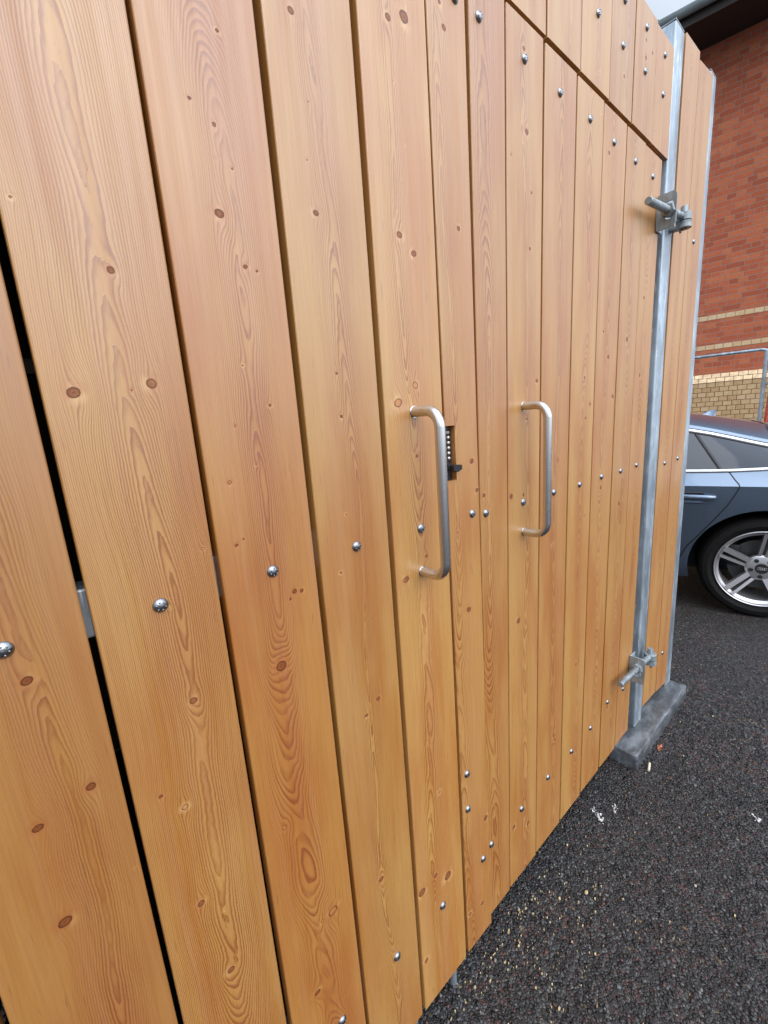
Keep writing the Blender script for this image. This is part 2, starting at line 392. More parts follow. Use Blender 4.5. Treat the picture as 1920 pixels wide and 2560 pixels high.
def bolt_mesh():
    bm=bmesh.new(); prof=[(.0098,.0004),(.0098,-.0004),(.0096,-.0010),(.0086,-.0022),(.0071,-.0037),(.0051,-.0048),(.0027,-.0055),(.0001,-.0057)]
    prof=[(a*.93,b) for a,b in prof]
    lathe(bm,prof,(0,0,0),(0,1,0),28)
    for k in range(6):   # raised casting marks
        a=k*PI/3; r=.0052
        box(bm,r*math.cos(a)-.0009,r*math.cos(a)+.0009,-.0057,-.0047,r*math.sin(a)-.0011,r*math.sin(a)+.0011,.0003,1)
    bmesh.ops.recalc_face_normals(bm,faces=bm.faces[:])
    me=bpy.data.meshes.new('bolt_head'); bm.to_mesh(me); bm.free(); me.materials.append(M['zinc'])
    for p in me.polygons: p.use_smooth=True
    return bpy.data.objects.new('bolt_head',me)
BOLT=bolt_mesh()

# measured board edges: (X at z=+.5, X at z=-1)
ED={ -2:((-.2835,-.2835),(-.1410,-.1410)), -1:((-.1325,-.1325),(.0105-.0105-.0045,-.0045)),
 0:((-.126+.0005,-.126),(.0178,.0192)),
 1:((.0270,.0256),(.1672,.1646)), 2:((.1726,.1734),(.3140,.3178)), 3:((.3258,.3265),(.4682,.4718)),
 4:((.4800,.4816),(.6246,.6312)), 5:((.6300,.6415),(.7300,.7415)),
 6:((.7385,.7385),(.8468,.8345)), 7:((.8520,.8385),(.9888,.9748)), 8:((.9975,.9800),(1.1400,1.1240)),
 9:((1.1460,1.1305),(1.2875,1.2680)), 10:((1.2930,1.2760),(1.4365,1.4165)), 11:((1.4420,1.4245),(1.5765,1.5590)),
 12:((1.5820,1.5680),(1.7215,1.6960)), 13:((1.8705,1.8540),(2.0225,2.0130)), 14:((2.0275,2.0200),(2.1840,2.1600))}
KNP=[ # knots seen in the photograph (X, Z, radius), from projecting the picture onto the fence plane
]
import json
KNP=json.loads('''[[0.0369,0.2324,0.0018],[0.2193,0.3776,0.0025],[0.2629,0.4603,0.0026],[0.2446,0.3603,0.0027],[0.241,0.3238,0.0018],[0.2364,0.2647,0.0061],[0.2602,0.3192,0.0018],[0.3677,0.5286,0.0046],[0.3826,0.4334,0.0018],[0.3714,0.3626,0.0018],[0.3778,0.2985,0.0047],[0.1086,0.1814,0.0038],[0.0534,0.0555,0.0063],[0.1288,0.0649,0.0056],[0.1075,0.0569,0.0018],[0.2614,0.2097,0.0035],[0.2768,0.207,0.0021],[0.2404,0.0887,0.0021],[0.2196,0.0118,0.0021],[0.2011,-0.0603,0.0032],[0.2718,0.0371,0.0028],[0.3889,0.0819,0.0026],[0.3907,0.0171,0.0034],[0.2411,-0.0411,0.0018],[0.3678,0.1588,0.0018],[0.1549,-0.1397,0.0026],[0.1984,-0.146,0.0028],[0.2094,-0.1396,0.0018],[0.2752,-0.2374,0.0039],[0.2873,-0.24,0.0033],[0.2672,-0.2471,0.0026],[0.2389,-0.3465,0.0078],[0.3622,-0.2333,0.0029],[0.1124,-0.3394,0.0048],[0.4172,-0.4958,0.0044],[0.3878,-0.5149,0.0043],[0.383,-0.1388,0.0022],[0.4178,-0.3342,0.0018],[-0.0394,-0.2359,0.0052],[0.1037,-0.2044,0.0019],[-0.01,-0.387,0.0048],[-0.0616,-0.4047,0.0052],[-0.0614,-0.5365,0.0065],[0.0546,-0.4489,0.0031],[0.0791,-0.4833,0.0043],[0.0121,-0.5246,0.002],[0.2086,-0.6188,0.0042],[0.2748,-0.8554,0.0094],[0.2517,-0.8551,0.0033],[0.0752,-0.644,0.0047],[0.0966,-0.7929,0.0052],[0.2259,-0.9942,0.0059],[0.1043,-0.6829,0.0019],[0.3882,-0.8876,0.0059],[0.5397,0.5993,0.0058],[0.5742,0.6155,0.0088],[0.6699,0.6447,0.0053],[0.6609,0.6756,0.0037],[0.545,0.5214,0.002],[0.5622,0.4396,0.0018],[0.5491,0.3894,0.0018],[0.5382,0.3036,0.0059],[0.5697,0.2812,0.0062],[0.6927,0.3461,0.0044],[0.9156,0.7187,0.005],[0.9256,0.5771,0.0063],[0.8671,0.5186,0.003],[0.9446,0.4694,0.0033],[0.9382,0.3579,0.0046],[0.5568,0.0648,0.0067],[0.5124,0.0352,0.0088],[0.5512,-0.0609,0.0035],[0.7127,-0.0881,0.0063],[0.7278,-0.1516,0.0055],[0.8562,-0.1867,0.0063],[0.9095,-0.1915,0.004],[0.5627,-0.2569,0.0038],[0.505,-0.2883,0.0072],[0.6596,-0.2316,0.0031],[0.6883,-0.4143,0.0069],[0.8836,-0.5145,0.0071],[0.9243,-0.0106,0.0038],[1.0765,-0.1246,0.006],[1.0522,-0.3555,0.0047],[0.9686,0.0767,0.0052],[0.7513,-0.1668,0.0045],[0.5643,-0.8064,0.0046],[0.7296,-1.004,0.0071],[0.5386,-1.0151,0.006],[0.5779,-1.0508,0.0101],[0.4938,-1.021,0.0104],[0.4936,-1.2195,0.0061],[0.8555,-1.1326,0.0066],[0.9282,-1.176,0.007],[0.655,-1.2438,0.0057],[0.705,-1.2574,0.006],[1.5421,1.0026,0.0049],[1.5483,0.9629,0.0067],[1.3303,0.6627,0.006],[1.2708,0.7326,0.0028],[1.3304,0.2174,0.0051],[1.3692,0.1492,0.0071],[1.4116,0.0351,0.0075],[1.5004,0.2074,0.0077],[1.6293,0.344,0.0062],[1.6256,0.1017,0.0064],[1.2199,0.0878,0.0048],[1.2313,-0.0221,0.005],[1.4944,-0.3161,0.0065],[1.3482,-0.2396,0.0057],[1.4698,-1.0795,0.0075],[1.2566,0.0159,0.005],[1.2379,-0.3088,0.0054],[1.9078,-0.374,0.0056],[1.2099,-0.7855,0.0059],[1.0754,-0.9684,0.0056]]''')
KNP=[[x,z,r*.98] for x,z,r in KNP]
def knots_for(k):
    (a0,a1),(b0,b1)=ED[k]; out=[]
    for x,z,r in KNP:
        l=a0+(a1-a0)*(.5-z)/1.5; rr=b0+(b1-b0)*(.5-z)/1.5
        if l+.004<x<rr-.004: out.append((x,z,r))
    return out
PAR={ # per-board grain: pith position, depth, wander, ring spacing, tone, contrast, column width
 -1:dict(c=.4), 0:dict(c=.62,ym=.020,ya=.013,sp=.0029,contrast=1.05,cw=.030,cbase=.12,tone=(.82,.70,.54)),
 1:dict(c=.55,ym=.030,ya=.013,sp=.0027,contrast=.95,cw=.075,cbase=.45,tone=(1.0,1.0,.96)),
 2:dict(c=.50,ym=.034,ya=.020,sp=.0028,contrast=1.2,cw=.034,cbase=.16,tone=(.95,.82,.64)),
 3:dict(c=.52,ym=.016,ya=.010,sp=.0023,contrast=1.15,cw=.024,cbase=.2,tone=(1.0,1.01,1.0)),
 4:dict(c=.42,ym=.018,ya=.011,sp=.0033,contrast=1.05,cw=.026,tone=(1.06,1.08,1.10)),
 5:dict(c=.25,ym=.020,ya=.012,sp=.0034,contrast=1.0,cw=.026,tone=(.99,.96,.96)),
 6:dict(c=.30,ym=.024,ya=.018,sp=.0044,contrast=1.25,cw=.026,tone=(.94,.88,.82)),
 7:dict(c=.5,ym=.016,ya=.010,sp=.0036,contrast=1.2,cw=.022,tone=(1.0,1.0,1.0)),
 8:dict(c=.5,ym=.018,ya=.010,sp=.0036,contrast=1.2,cw=.020,tone=(.97,.91,.90)),
 9:dict(c=.5,tone=(1.03,1.04,1.02),contrast=1.05,cw=.020), 10:dict(c=.42,tone=(1.0,.96,.95),contrast=1.15,cw=.020),
 11:dict(c=.5,tone=(.96,.92,.88),contrast=1.15,cw=.020), 12:dict(c=.5,tone=(1.0,.97,.93),contrast=1.1,cw=.020),
 13:dict(c=.5,tone=(1.02,.99,.97),contrast=1.0,cw=.020), 14:dict(c=.45,tone=(.99,.95,.90),contrast=1.1,cw=.020), -2:dict(c=.5)}
def mk(k,parent,zb,zt,bolts=(),dz=None,**kw):
    far=k>=8
    d=dict(PAR.get(k,{})); d.update(kw)
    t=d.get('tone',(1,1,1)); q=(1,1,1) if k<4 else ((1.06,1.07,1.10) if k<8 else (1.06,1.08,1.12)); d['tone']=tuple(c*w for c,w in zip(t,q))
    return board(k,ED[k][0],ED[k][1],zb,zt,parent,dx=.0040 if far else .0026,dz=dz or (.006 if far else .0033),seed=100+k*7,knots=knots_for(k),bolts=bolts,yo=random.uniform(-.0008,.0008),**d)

# left leaf --------------------------------------------------------
gl=thing('timber_gate','wide timber gate leaf with a black keypad lock beside its steel handle','gate',(.22,0,0))
LB={-2:[(-.21,-.197),(-.21,-1.117),(-.21,.70)],-1:None,0:[(-.0505,-.1955),(-.055,-1.115),(-.05,.70)],1:[(.0954,-.198),(.097,-1.115),(.095,.70)],2:[(.2448,-.1967),(.2665,-1.116),(.245,.70)],
 3:[(.3982,-.1969),(.411,-1.116),(.398,.70)],4:[(.5511,-.1987),(.5561,-1.1185),(.55,.70)],5:[(.7091,-.2000),(.6613,-.8252),(.6602,-.9245),(.7139,-1.1197),(.70,.70)]}
for k in (-1,0,1,2,3,4,5):
    if k==-1: ED[-1]=((-.279,-.2775),(-.1335,-.1335))
    mk(k,gl,-1.361 if k!=2 else -1.364,.757,[b for b in (LB[k] or [(-.205,-.197),(-.205,-1.116),(-.205,.70)])],notch=(.60,.6615,-.1205,-.0115) if k==5 else None)
# steel frame of the leaf, behind the boards
def leaf_frame(parent,x0,x1,rails):
    bm=bmesh.new(); px=parent.location.x
    for z0,z1 in rails: box(bm,x0+.0405-px,x1-.0405-px,.0235,.0635,z0+H,z1+H,.003)
    for x in (x0,x1-.04): box(bm,x-px,x+.04-px,.0235,.0635,-1.30+H,.735+H,.003)
    return obj('steel_frame',bm,M['galv'],parent)
leaf_frame(gl,-.27,.715,[(-1.145,-1.085),(-.221,-.160),(.67,.73)])
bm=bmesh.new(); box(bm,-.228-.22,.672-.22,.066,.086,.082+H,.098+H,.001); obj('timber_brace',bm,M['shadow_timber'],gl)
def handle(parent,x,ztop,zbot):
    bm=bmesh.new(); px=parent.location.x
    tube(bm,arc_path([(x-px,.004,ztop+H),(x-px,-.0610,ztop+H),(x-px,-.0610,zbot+H),(x-px,.004,zbot+H)],.030,10),.0095,24)
    for z in (ztop,zbot): lathe(bm,[(.0001,-.0015),(.0108,-.0015),(.0108,.001)],(x-px,0,z+H),(0,1,0),24)
    return obj('pull_handle',bm,M['steel'],parent,smooth_=False,angle=40)
handle(gl,.5495,.0185,-.2845)
# keypad lock in the notch
bm=bmesh.new(); px=.22
poly=[(.618,-.1225),(.655,-.1225),(.6585,-.1185),(.6592,-.10),(.6592,-.022),(.6575,-.0172),(.652,-.0135),(.618,-.0135)]
prism(bm,[(a-px,b+H) for a,b in poly],1,.0105,.030)
lock=obj('keypad_lock',bm,M['black'],gl); lock['label']='black push-button lock set in the cut-out'
bt=bmesh.new(); lathe(bt,[(.0034,.0),(.0034,-.0016),(.0029,-.0024),(.0001,-.0026)],(0,0,0),(0,1,0),14)
bmesh.ops.scale(bt,vec=(1.15,1,.92),verts=bt.verts[:])
b0=obj('lock_button',bt,M['key'],lock,smooth_=True)
first=True
for i in range(5):
    for x in (.6405,.6520):
        o=b0 if first else b0.copy()
        if not first: COL.objects.link(o)
        first=False; o.location=(x-px,.0105,-.0345-i*.0103+H)
cu=bpy.data.curves.new('t','FONT'); cu.body='MASTER'; cu.size=.0056; cu.extrude=.0002; cu.align_x='CENTER'
to=bpy.data.objects.new('t',cu); COL.objects.link(to); bpy.context.view_layer.update()
me=bpy.data.meshes.new_from_object(to.evaluated_get(bpy.context.evaluated_depsgraph_get())); bpy.data.objects.remove(to)
me.transform(Matrix.Rotation(PI/2,4,'X')); link_mesh('lettering',me,M['white_ink'],lock,(.6462-px,.0102,-.0262+H))
bm=bmesh.new(); lathe(bm,[(.0001,-.004),(.0075,-.004),(.0085,-.001),(.0085,.010)],(.6420-px,.0015,-.0925+H),(0,1,0),24)
prism(bm,[(a-px,b+H) for a,b in [(.6395,-.0888),(.652,-.0880),(.6645,-.0895),(.6650,-.0985),(.652,-.1030),(.6395,-.0980)]],1,-.0125,-.0035)
obj('lock_knob',bm,M['black'],lock,angle=35)
bm=bmesh.new(); tube(bm,arc_path([(.590-px,.010,.001),(.590-px,.010,.052),(.590-px,.046,.075),(.590-px,.046,.42)],.012,5),.0095,16); box(bm,.574-px,.606-px,.0365,.0560,.31,.36,.003)
obj('drop_bolt',bm,M['galv'],gl)

# right leaf -------------------------------------------------------
gr=thing('timber_gate','timber gate leaf hung by two bolt hinges from the tall grey steel post','gate',(1.22,0,0))
TB={6:(.7659,.7028),7:(.9165,.7012),8:(1.0633,.6985),9:(1.2128,.6988),10:(1.3566,.695),11:(1.5046,.6934),12:(1.6488,.695)}
MB_={6:(.7565,-.2082),7:(.9076,-.2095),8:(1.0568,-.2087),9:(1.2037,-.2092),10:(1.3504,-.206),11:(1.4941,-.2057),12:(1.6352,-.2027)}
LOW={6:(.7492,-1.1024),7:(.8938,-1.0989),8:(1.0415,-1.0943),9:(1.1911,-1.0953),10:(1.3318,-1.0893),11:(1.4675,-1.058),12:(1.616,-1.0782)}
for k in range(6,13):
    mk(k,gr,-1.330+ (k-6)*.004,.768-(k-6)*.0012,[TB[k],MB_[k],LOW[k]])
leaf_frame(gr,.7565,1.695,[(-1.125,-1.065),(-.236,-.176),(.665,.725)])
handle(gr,.9092,.0192,-.2842)
def hinge(parent,axis0,axis1,px_,pz0,pz1,flip,label):
    """adjustable eye-bolt hinge: slotted bracket, threaded bolt with nut, eye turning on a pin"""
    P=parent.location
    loc=lambda v: Vector((v[0]-P.x,v[1]-P.y,v[2]+H-P.z))
    a=Vector(axis0); b=Vector(axis1); d=(b-a).normalized()
    bm=bmesh.new()
    zc=(pz0+pz1)/2; y1=-.0008; y0=-.056
    # slotted plate: ring of quads round an oblong hole
    outer=[];inner=[]; t=(px_-a.x)/(b.x-a.x); ctr=a+(b-a)*t
    nseg=40
    for k in range(nseg):
        an=2*PI*k/nseg; cy,cz=math.cos(an),math.sin(an)
        s=1/max(abs(cy)/((y1-y0)/2),abs(cz)/((pz1-pz0)/2)); oy=(y0+y1)/2+cy*s; oz=zc+cz*s
        # soften the two free corners
        for (qy,qz) in ((y0,pz0),(y0,pz1)):
            dy=oy-(qy+.012); dzz=oz-(qz+(.012 if qz==pz0 else -.012))
            if dy<0 and (dzz<0 if qz==pz0 else dzz>0):
                l=math.hypot(dy,dzz); oy-=dy*(1-.012/l) if l>.012 else 0; oz-=dzz*(1-.012/l) if l>.012 else 0
        outer.append((oy,oz)); inner.append((ctr.y+cy*.0125,zc+cz*.0125+(.014 if cz>0 else -.014)))
    th=.006
    V=[[bm.verts.new(loc((px_+dx,y,z))) for (y,z) in ring] for dx in (0,th) for ring in (outer,inner)]
    for k in range(nseg):
        n=(k+1)%nseg
        bm.faces.new((V[0][k],V[0][n],V[1][n],V[1][k])); bm.faces.new((V[2][k],V[3][k],V[3][n],V[2][n]))
        bm.faces.new((V[0][k],V[2][k],V[2][n],V[0][n])); bm.faces.new((V[1][k],V[1][n],V[3][n],V[3][k]))
    lo=loc((px_,0,0))
    box(bm,lo.x+th+.0004,lo.x+.045,-.0065,-.0012,pz0+H,pz1+H,.001)      # flange lying on the leaf edge
    hp=obj('hinge',bm,M['galv_dark'],parent); hp['label']=label
    bm=bmesh.new()
    # threaded rod: fine ribs along the free end
    Ln=(b-a).length; pts=[];rad=[]
    n=int((Ln-.03)/.0016)
    for i in range(n+1):
        s=i*.0016; pts.append(loc(a+d*s)); rad.append(.0094 if i==0 else (.0107 if i%2 else .0101))
    pts.append(loc(b)); rad.append(.0096)
    tube(bm,pts,rad,18); obj('eye_bolt',bm,M['galv_dark'],hp,angle=50)
    for nm,s in (('nut',-.0165),('nut',th+.0005)):
        bm=bmesh.new(); c0=ctr+d*s; u=Vector((0,0,1)).cross(d).normalized(); v=d.cross(u)
        h=.016 if s<0 else .012
        ring=[[bm.verts.new(loc(c0+d*hh+(u*math.cos(PI/3*k+.3)+v*math.sin(PI/3*k+.3))*rr)) for k in range(6)] for hh,rr in ((0,.0178),(.0015,.0198),(h-.0015,.0198),(h,.0178))]
        for A,B in zip(ring,ring[1:]):
            for k in range(6): bm.faces.new((A[k],A[(k+1)%6],B[(k+1)%6],B[k]))
        bm.faces.new(ring[0]); bm.faces.new(ring[-1]); obj(nm,bm,M['galv_dark'],hp)
    bm=bmesh.new(); lb=loc(b); prof=[(.0118,-.013),(.0205,-.013),(.0225,-.011),(.0225,.011),(.0205,.013),(.0118,.013)]
    lathe(bm,prof,lb,(0,0,1),32,True); obj('hinge_eye',bm,M['galv_dark'],hp,angle=40)
    bm=bmesh.new(); e=-1 if flip else 1
    lathe(bm,[(.0001,e*.034),(.0102,e*.034),(.0112,e*.032),(.0112,-e*.030),(.0001,-e*.030)],lb,(0,0,1),28)
    for q in (-.0165,-.0205): lathe(bm,[(.0115,q-.0015),(.0222,q-.0015),(.0222,q+.0015),(.0115,q+.0015)],lb,(0,0,1),32,True)
    lathe(bm,[(.0115,-.034),(.0235,-.034),(.0235,-.0232),(.0115,-.0232)],lb,(0,0,1),32,True)
    pbx=lb.x
    box(bm,pbx-.020,pbx+.012,lb.y+.012,-.0005,lb.z-.0345,lb.z-.0228,.002)   # lug welded to the post
    obj('hinge_pin',bm,M['galv_dark'],hp,angle=40)
hinge(gr,(1.515,-.036,.582),(1.842,-.036,.612),1.693,.549,.651,False,'upper hinge with its bolt tipped down')
hinge(gr,(1.493,-.032,-.984),(1.800,-.032,-1.004),1.664,-1.062,-.955,False,'lower hinge')

# boards over the gates --------------------------------------------
hp=thing('header_panel','row of short boards fixed above the gate below the sky','timber panel',(.75,0,.78+H))
hx=[-.279,-.1295,.021,.170,.3195,.470,.6275,.7395,.857,1.0045,1.1595,1.3195,1.469,1.6265,1.775]
PAR0=dict(ym=.020,ya=.010,contrast=.7,cw=.02)
for i,(a,b) in enumerate(zip(hx,hx[1:])):
    t=random.uniform(.95,1.07); m_=(a+b)/2
    bl=[(m_+.005,.928),(m_+.005,1.029)]
    if i==10: bl=[(1.2399,.9248),(1.24,1.024)]
    if i==11: bl=[(1.391,.9251),(1.3925,1.0236)]
    if i==12: bl=[(1.5447,.9287),(1.5423,1.0311)]
    if i==13: bl=[(1.6946,.9284),(1.6939,1.0296)]
    kn=[k for k in KNP if a+.004<k[0]<b-.004 and k[1]>.79]
    kn+= [(random.uniform(a+.02,b-.02),random.uniform(.8,1.05),random.choice([.003,.005])) for _ in range(1)]
    board(50+i,(a+.0025,a+.0025),(b-.0025,b-.0025),.7775,1.080+random.uniform(-.003,.003),hp,dx=.0045,dz=.006,seed=300+i*5,c=random.uniform(.3,.7),tone=(t,t*random.uniform(.96,1.02),t*random.uniform(.93,1.0)),knots=kn,bolts=bl,yo=random.uniform(-.0008,.0008),**PAR0)
bm=bmesh.new(); P=hp.location
box(bm,-.28-P.x,1.764-P.x,.0235,.0635,.90+H-P.z,.95+H-P.z,.003); obj('steel_rail',bm,M['galv'],hp)
bm=bmesh.new(); box(bm,-.28-P.x,1.764-P.x,.0235,.0635,1.01+H-P.z,1.05+H-P.z,.003); obj('steel_rail',bm,M['galv'],hp)

# fixed panel between the posts ------------------------------------
fp=thing('fence_panel','fixed pair of timber boards between the two grey steel posts','timber panel',(2.02,0,.1))
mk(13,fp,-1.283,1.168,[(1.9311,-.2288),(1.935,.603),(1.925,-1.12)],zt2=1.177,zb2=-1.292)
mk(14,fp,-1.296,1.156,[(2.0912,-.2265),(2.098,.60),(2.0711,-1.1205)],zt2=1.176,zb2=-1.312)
P=fp.location
for z0,z1 in ((-1.145,-1.085),(-.255,-.195),(.57,.63),(1.05,1.10)):
    bm=bmesh.new(); box(bm,1.8665-P.x,2.156-P.x,.0235,.0635,z0+H-P.z,z1+H-P.z,.003); obj('steel_rail',bm,M['galv'],fp)

# posts, block ------------------------------------------------------
def post(x0b,x0t,w,ztop,yb,label):
    t=thing('steel_post',label,'post',((x0b+x0t)/2+w/2,yb+w/2,.0665),0,'galvanised posts of the gate')
    o=t.location; bm=bmesh.new(); h=ztop+H
    box(bm,-w/2,w/2,-w/2,w/2,.0065,h-o.z-.0045,.006,3)
    for v in bm.verts: v.co.x+=(x0b+(x0t-x0b)*((v.co.z+o.z)/h)+w/2)-o.x
    obj('shaft',bm,M['galv'],t,angle=30)
    bm=bmesh.new(); cx=x0t+w/2-o.x
    box(bm,cx-w/2+.001,cx+w/2-.001,-w/2+.001,w/2-.001,h-o.z-.0042,h-o.z,.001); obj('post_cap',bm,M['galv_dark'],t)
    bm=bmesh.new(); cb=x0b+w/2-o.x; box(bm,cb-w/2+.001,cb+w/2-.001,-w/2+.001,w/2+.02,.0005,.006,.001); obj('base_plate',bm,M['galv_dark'],t)
    return t
post(1.766,1.780,.083,1.166,0.001,'taller looking grey steel post carrying the gate hinges')
post(2.158,2.170,.076,1.190,0.001,'grey steel post at the end of the timber wall beside the car')
bm=bmesh.new(); box(bm,1.609,2.246,-.0655,.19,-.004,.066,.007,3)
g=random.Random(3)
bmesh.ops.subdivide_edges(bm,edges=[e for e in bm.edges if e.calc_length()>.1],cuts=24,use_grid_fill=True)
for v in bm.verts:
    if v.co.y<-.058: v.co+=Vector((g.uniform(-.001,.001),g.uniform(-.002,.002),g.uniform(-.002,.002) if v.co.z>.03 else 0))
o=obj('base_block',bm,M['block'],angle=40); tag(o,'dark wet cast block under both steel posts on the asphalt','base block')

# store behind the boards, a closed box added to keep the gaps dark ------------------------------------------
M['shade_floor']=mat_plain('gap_shade_black',(.006,.006,.006),.9)  # shade inside the store put into the colour
st=thing('bin_store','unseen dark timber enclosure added behind the gates so their gaps stay black','timber store',(.95,.8,0))
P=st.location
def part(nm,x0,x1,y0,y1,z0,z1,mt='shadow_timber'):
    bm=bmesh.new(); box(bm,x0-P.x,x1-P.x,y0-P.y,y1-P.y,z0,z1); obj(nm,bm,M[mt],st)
part('shade_floor',-.29,2.16,.075,1.59,.006,.026,'shade_floor')  # black sheet added over the ground so the gaps look dark
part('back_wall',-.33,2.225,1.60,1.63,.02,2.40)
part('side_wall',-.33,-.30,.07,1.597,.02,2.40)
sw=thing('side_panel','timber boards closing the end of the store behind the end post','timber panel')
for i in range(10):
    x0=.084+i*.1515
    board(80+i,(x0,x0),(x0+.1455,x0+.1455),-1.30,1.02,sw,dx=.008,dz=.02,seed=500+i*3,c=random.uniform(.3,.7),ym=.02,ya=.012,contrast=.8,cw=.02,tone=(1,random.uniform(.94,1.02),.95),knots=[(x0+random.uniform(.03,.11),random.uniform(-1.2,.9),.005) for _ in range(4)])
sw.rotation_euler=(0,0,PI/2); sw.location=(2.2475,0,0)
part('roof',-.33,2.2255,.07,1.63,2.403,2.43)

# ------------------------------------------------------------------ car
u_ang=math.radians(-72)
cw_=Vector((3.463,-.1439,0))   # rear wheel centre on the ground
Rz=Matrix.Rotation(u_ang,3,'Z')
car_o=cw_-Rz@Vector((1.46,-.905,0))
car=thing('parked_car','wet blue grey fastback car parked beyond the end of the timber wall','car',(car_o.x,car_o.y,0),u_ang)
def itp(pts,s):
    xs=[p[0] for p in pts]; ys=[p[1] for p in pts]
    # monotone-ish cubic
    n=len(xs); 
    if s<=xs[0]: return ys[0]
    if s>=xs[-1]: return ys[-1]
    i=max(j for j in range(n-1) if xs[j]<=s); h=xs[i+1]-xs[i]; t=(s-xs[i])/h
    def m(j):
        if j==0: return (ys[1]-ys[0])/(xs[1]-xs[0])
        if j==n-1: return (ys[-1]-ys[-2])/(xs[-1]-xs[-2])
        return (ys[j+1]-ys[j-1])/(xs[j+1]-xs[j-1])
    a,b=m(i)*h,m(i+1)*h
    return (2*t**3-3*t*t+1)*ys[i]+(t**3-2*t*t+t)*a+(-2*t**3+3*t*t)*ys[i+1]+(t**3-t*t)*b
ZR=[(-3.92,.60),(-3.8,.74),(-3.5,.86),(-3.1,.935),(-2.72,1.0),(-2.25,1.23),(-1.8,1.375),(-1.3,1.42),(-.8,1.395),(-.4,1.335),(0,1.245),(.4,1.135),(.8,1.05),(1.0,1.02),(1.06,.95)]
ZT=[(-3.92,.56),(-3.8,.70),(-3.5,.82),(-3.1,.90),(-2.72,.975),(-2.3,1.12),(-1.8,1.255),(-1.3,1.29),(-.8,1.268),(-.41,1.218),(0,1.104),(.35,1.012),(.8,.985),(1.06,.93)]
ZB=[(-3.92,.55),(-3.8,.69),(-3.5,.81),(-3.1,.89),(-2.72,.955),(-2.3,.962),(-.8,.966),(-.25,.966),(0,.979),(.2,.994),(.35,1.003),(.8,.975),(1.06,.92)]
ZS=[(-3.92,.52),(-3.8,.64),(-3.5,.76),(-3.1,.83),(-2.7,.86),(-1,.874),(0,.874),(.6,.87),(1.06,.82)]
W=[(-3.92,.62),(-3.8,.78),(-3.5,.89),(-3.0,.945),(-2,.95),(0,.955),(.5,.945),(.9,.89),(1.06,.80)]
YT=[(-3.92,.45),(-3.5,.70),(-2.72,.76),(-2.2,.70),(-1.3,.645),(-.4,.655),(0,.69),(.35,.75),(.8,.74),(1.06,.66)]
ZL=[(-3.92,.30),(-3.6,.20),(-3.2,.19),(.5,.20),(.9,.26),(1.06,.36)]
def section(s):
    w=itp(W,s); zs=itp(ZS,s); zb=itp(ZB,s); zt=max(itp(ZT,s),zb+.008); zr=max(itp(ZR,s),zt+.02); yt=min(itp(YT,s),w-.1); zl=itp(ZL,s)
    p=[(0,zl),(w*.82,zl),(w-.090,zl+.03),(w-.066,zl+.09),(w-.050,.377 if zs>.6 else zl+.12),(w-.033,.50),(w-.018,.62),(w-.006,.75),(w,zs)]
    for i in range(4,8): p[i]=(p[i][0],min(max(p[i][1],zl+.1+.01*i),zs-.01*(9-i)))
    p+=[(w-.035,zs+.04*(1 if zb-zs>.06 else .4)),(w-.062,zb-.008),(w-.075,zb)]
    yb=w-.075
    for f in (.33,.66): p.append((yb+(yt-yb)*f+.012*math.sin(PI*f),zb+(zt-zb)*f))
    p+=[(yt,zt),(yt-.030,zt+min(.035,(zr-zt)*.45)),(yt-.085,zt+min(.062,(zr-zt)*.68)),(yt*.62,zt+(zr-zt)*.90),(yt*.3,zr-.004),(0,zr)]
    return p
BELT,CANT=11,14
st_=[-3.92+i*(4.98/83) for i in range(84)]
bm=bmesh.new(); rows=[]
for s in st_:
    sec=section(s); full=[(-y,z) for y,z in sec]+[(y,z) for y,z in sec[-2:0:-1]]
    rows.append([bm.verts.new((s+1.46,y,z)) for y,z in full])
for a,b in zip(rows,rows[1:]):
    n=len(a)
    for k in range(n): bm.faces.new((a[k],a[(k+1)%n],b[(k+1)%n],b[k]))
bm.faces.new(rows[0]); bm.faces.new(rows[-1][::-1])
body=obj('body',bm,[M['paint'],M['darkplastic']],car,smooth_=True)
for s in (0,-2.92):
    for sd in (-1,1):
        cb=bmesh.new(); lathe(cb,[(.0001,0),(.392,0),(.392,.46),(.0001,.46)],(s+1.46,sd*1.0,.333),(0,-sd,0),72)
        co=obj('cut',cb,None); co.parent=None
        md=body.modifiers.new('b','BOOLEAN'); md.object=co; md.operation='DIFFERENCE'; md.solver='EXACT'
        # evaluate in the car's local frame: the cutter shares the body's transform
        co.location=car.location; co.rotation_euler=car.rotation_euler
        bpy.context.view_layer.update()
        nm=bpy.data.meshes.new_from_object(body.evaluated_get(bpy.context.evaluated_depsgraph_get()))
        body.modifiers.clear(); old=body.data; body.data=nm; bpy.data.meshes.remove(old); bpy.data.objects.remove(co)
body.data.name='body'
if len(body.data.materials)<2:
    body.data.materials.clear(); body.data.materials.append(M['paint']); body.data.materials.append(M['darkplastic'])
for p in body.data.polygons:
    c=p.center; inside=any(math.hypot(c.x-1.46-s,c.z-.333)<.395 and abs(c.y)>.5 and abs(c.y)<.99 and (abs(p.normal.y)>.97 and abs(c.y)<.6 or abs(p.normal.y)<.35) for s in (0,-2.92))
    p.material_index=1 if inside or c.z<.24 else 0
    p.use_smooth=True
bmx=bmesh.new(); bmx.from_mesh(body.data)
for e in bmx.edges:
    if len(e.link_faces)==2: e.smooth=e.calc_face_angle(0)<math.radians(17)
bmx.to_mesh(body.data); bmx.free()
def side_y(s,z):
    sec=section(s)
    for (y0,z0),(y1,z1) in zip(sec[2:CANT+3],sec[3:CANT+4]):
        if z0<=z<=z1 and z1>z0: return y0+(y1-y0)*(z-z0)/(z1-z0)
    return sec[8][0]
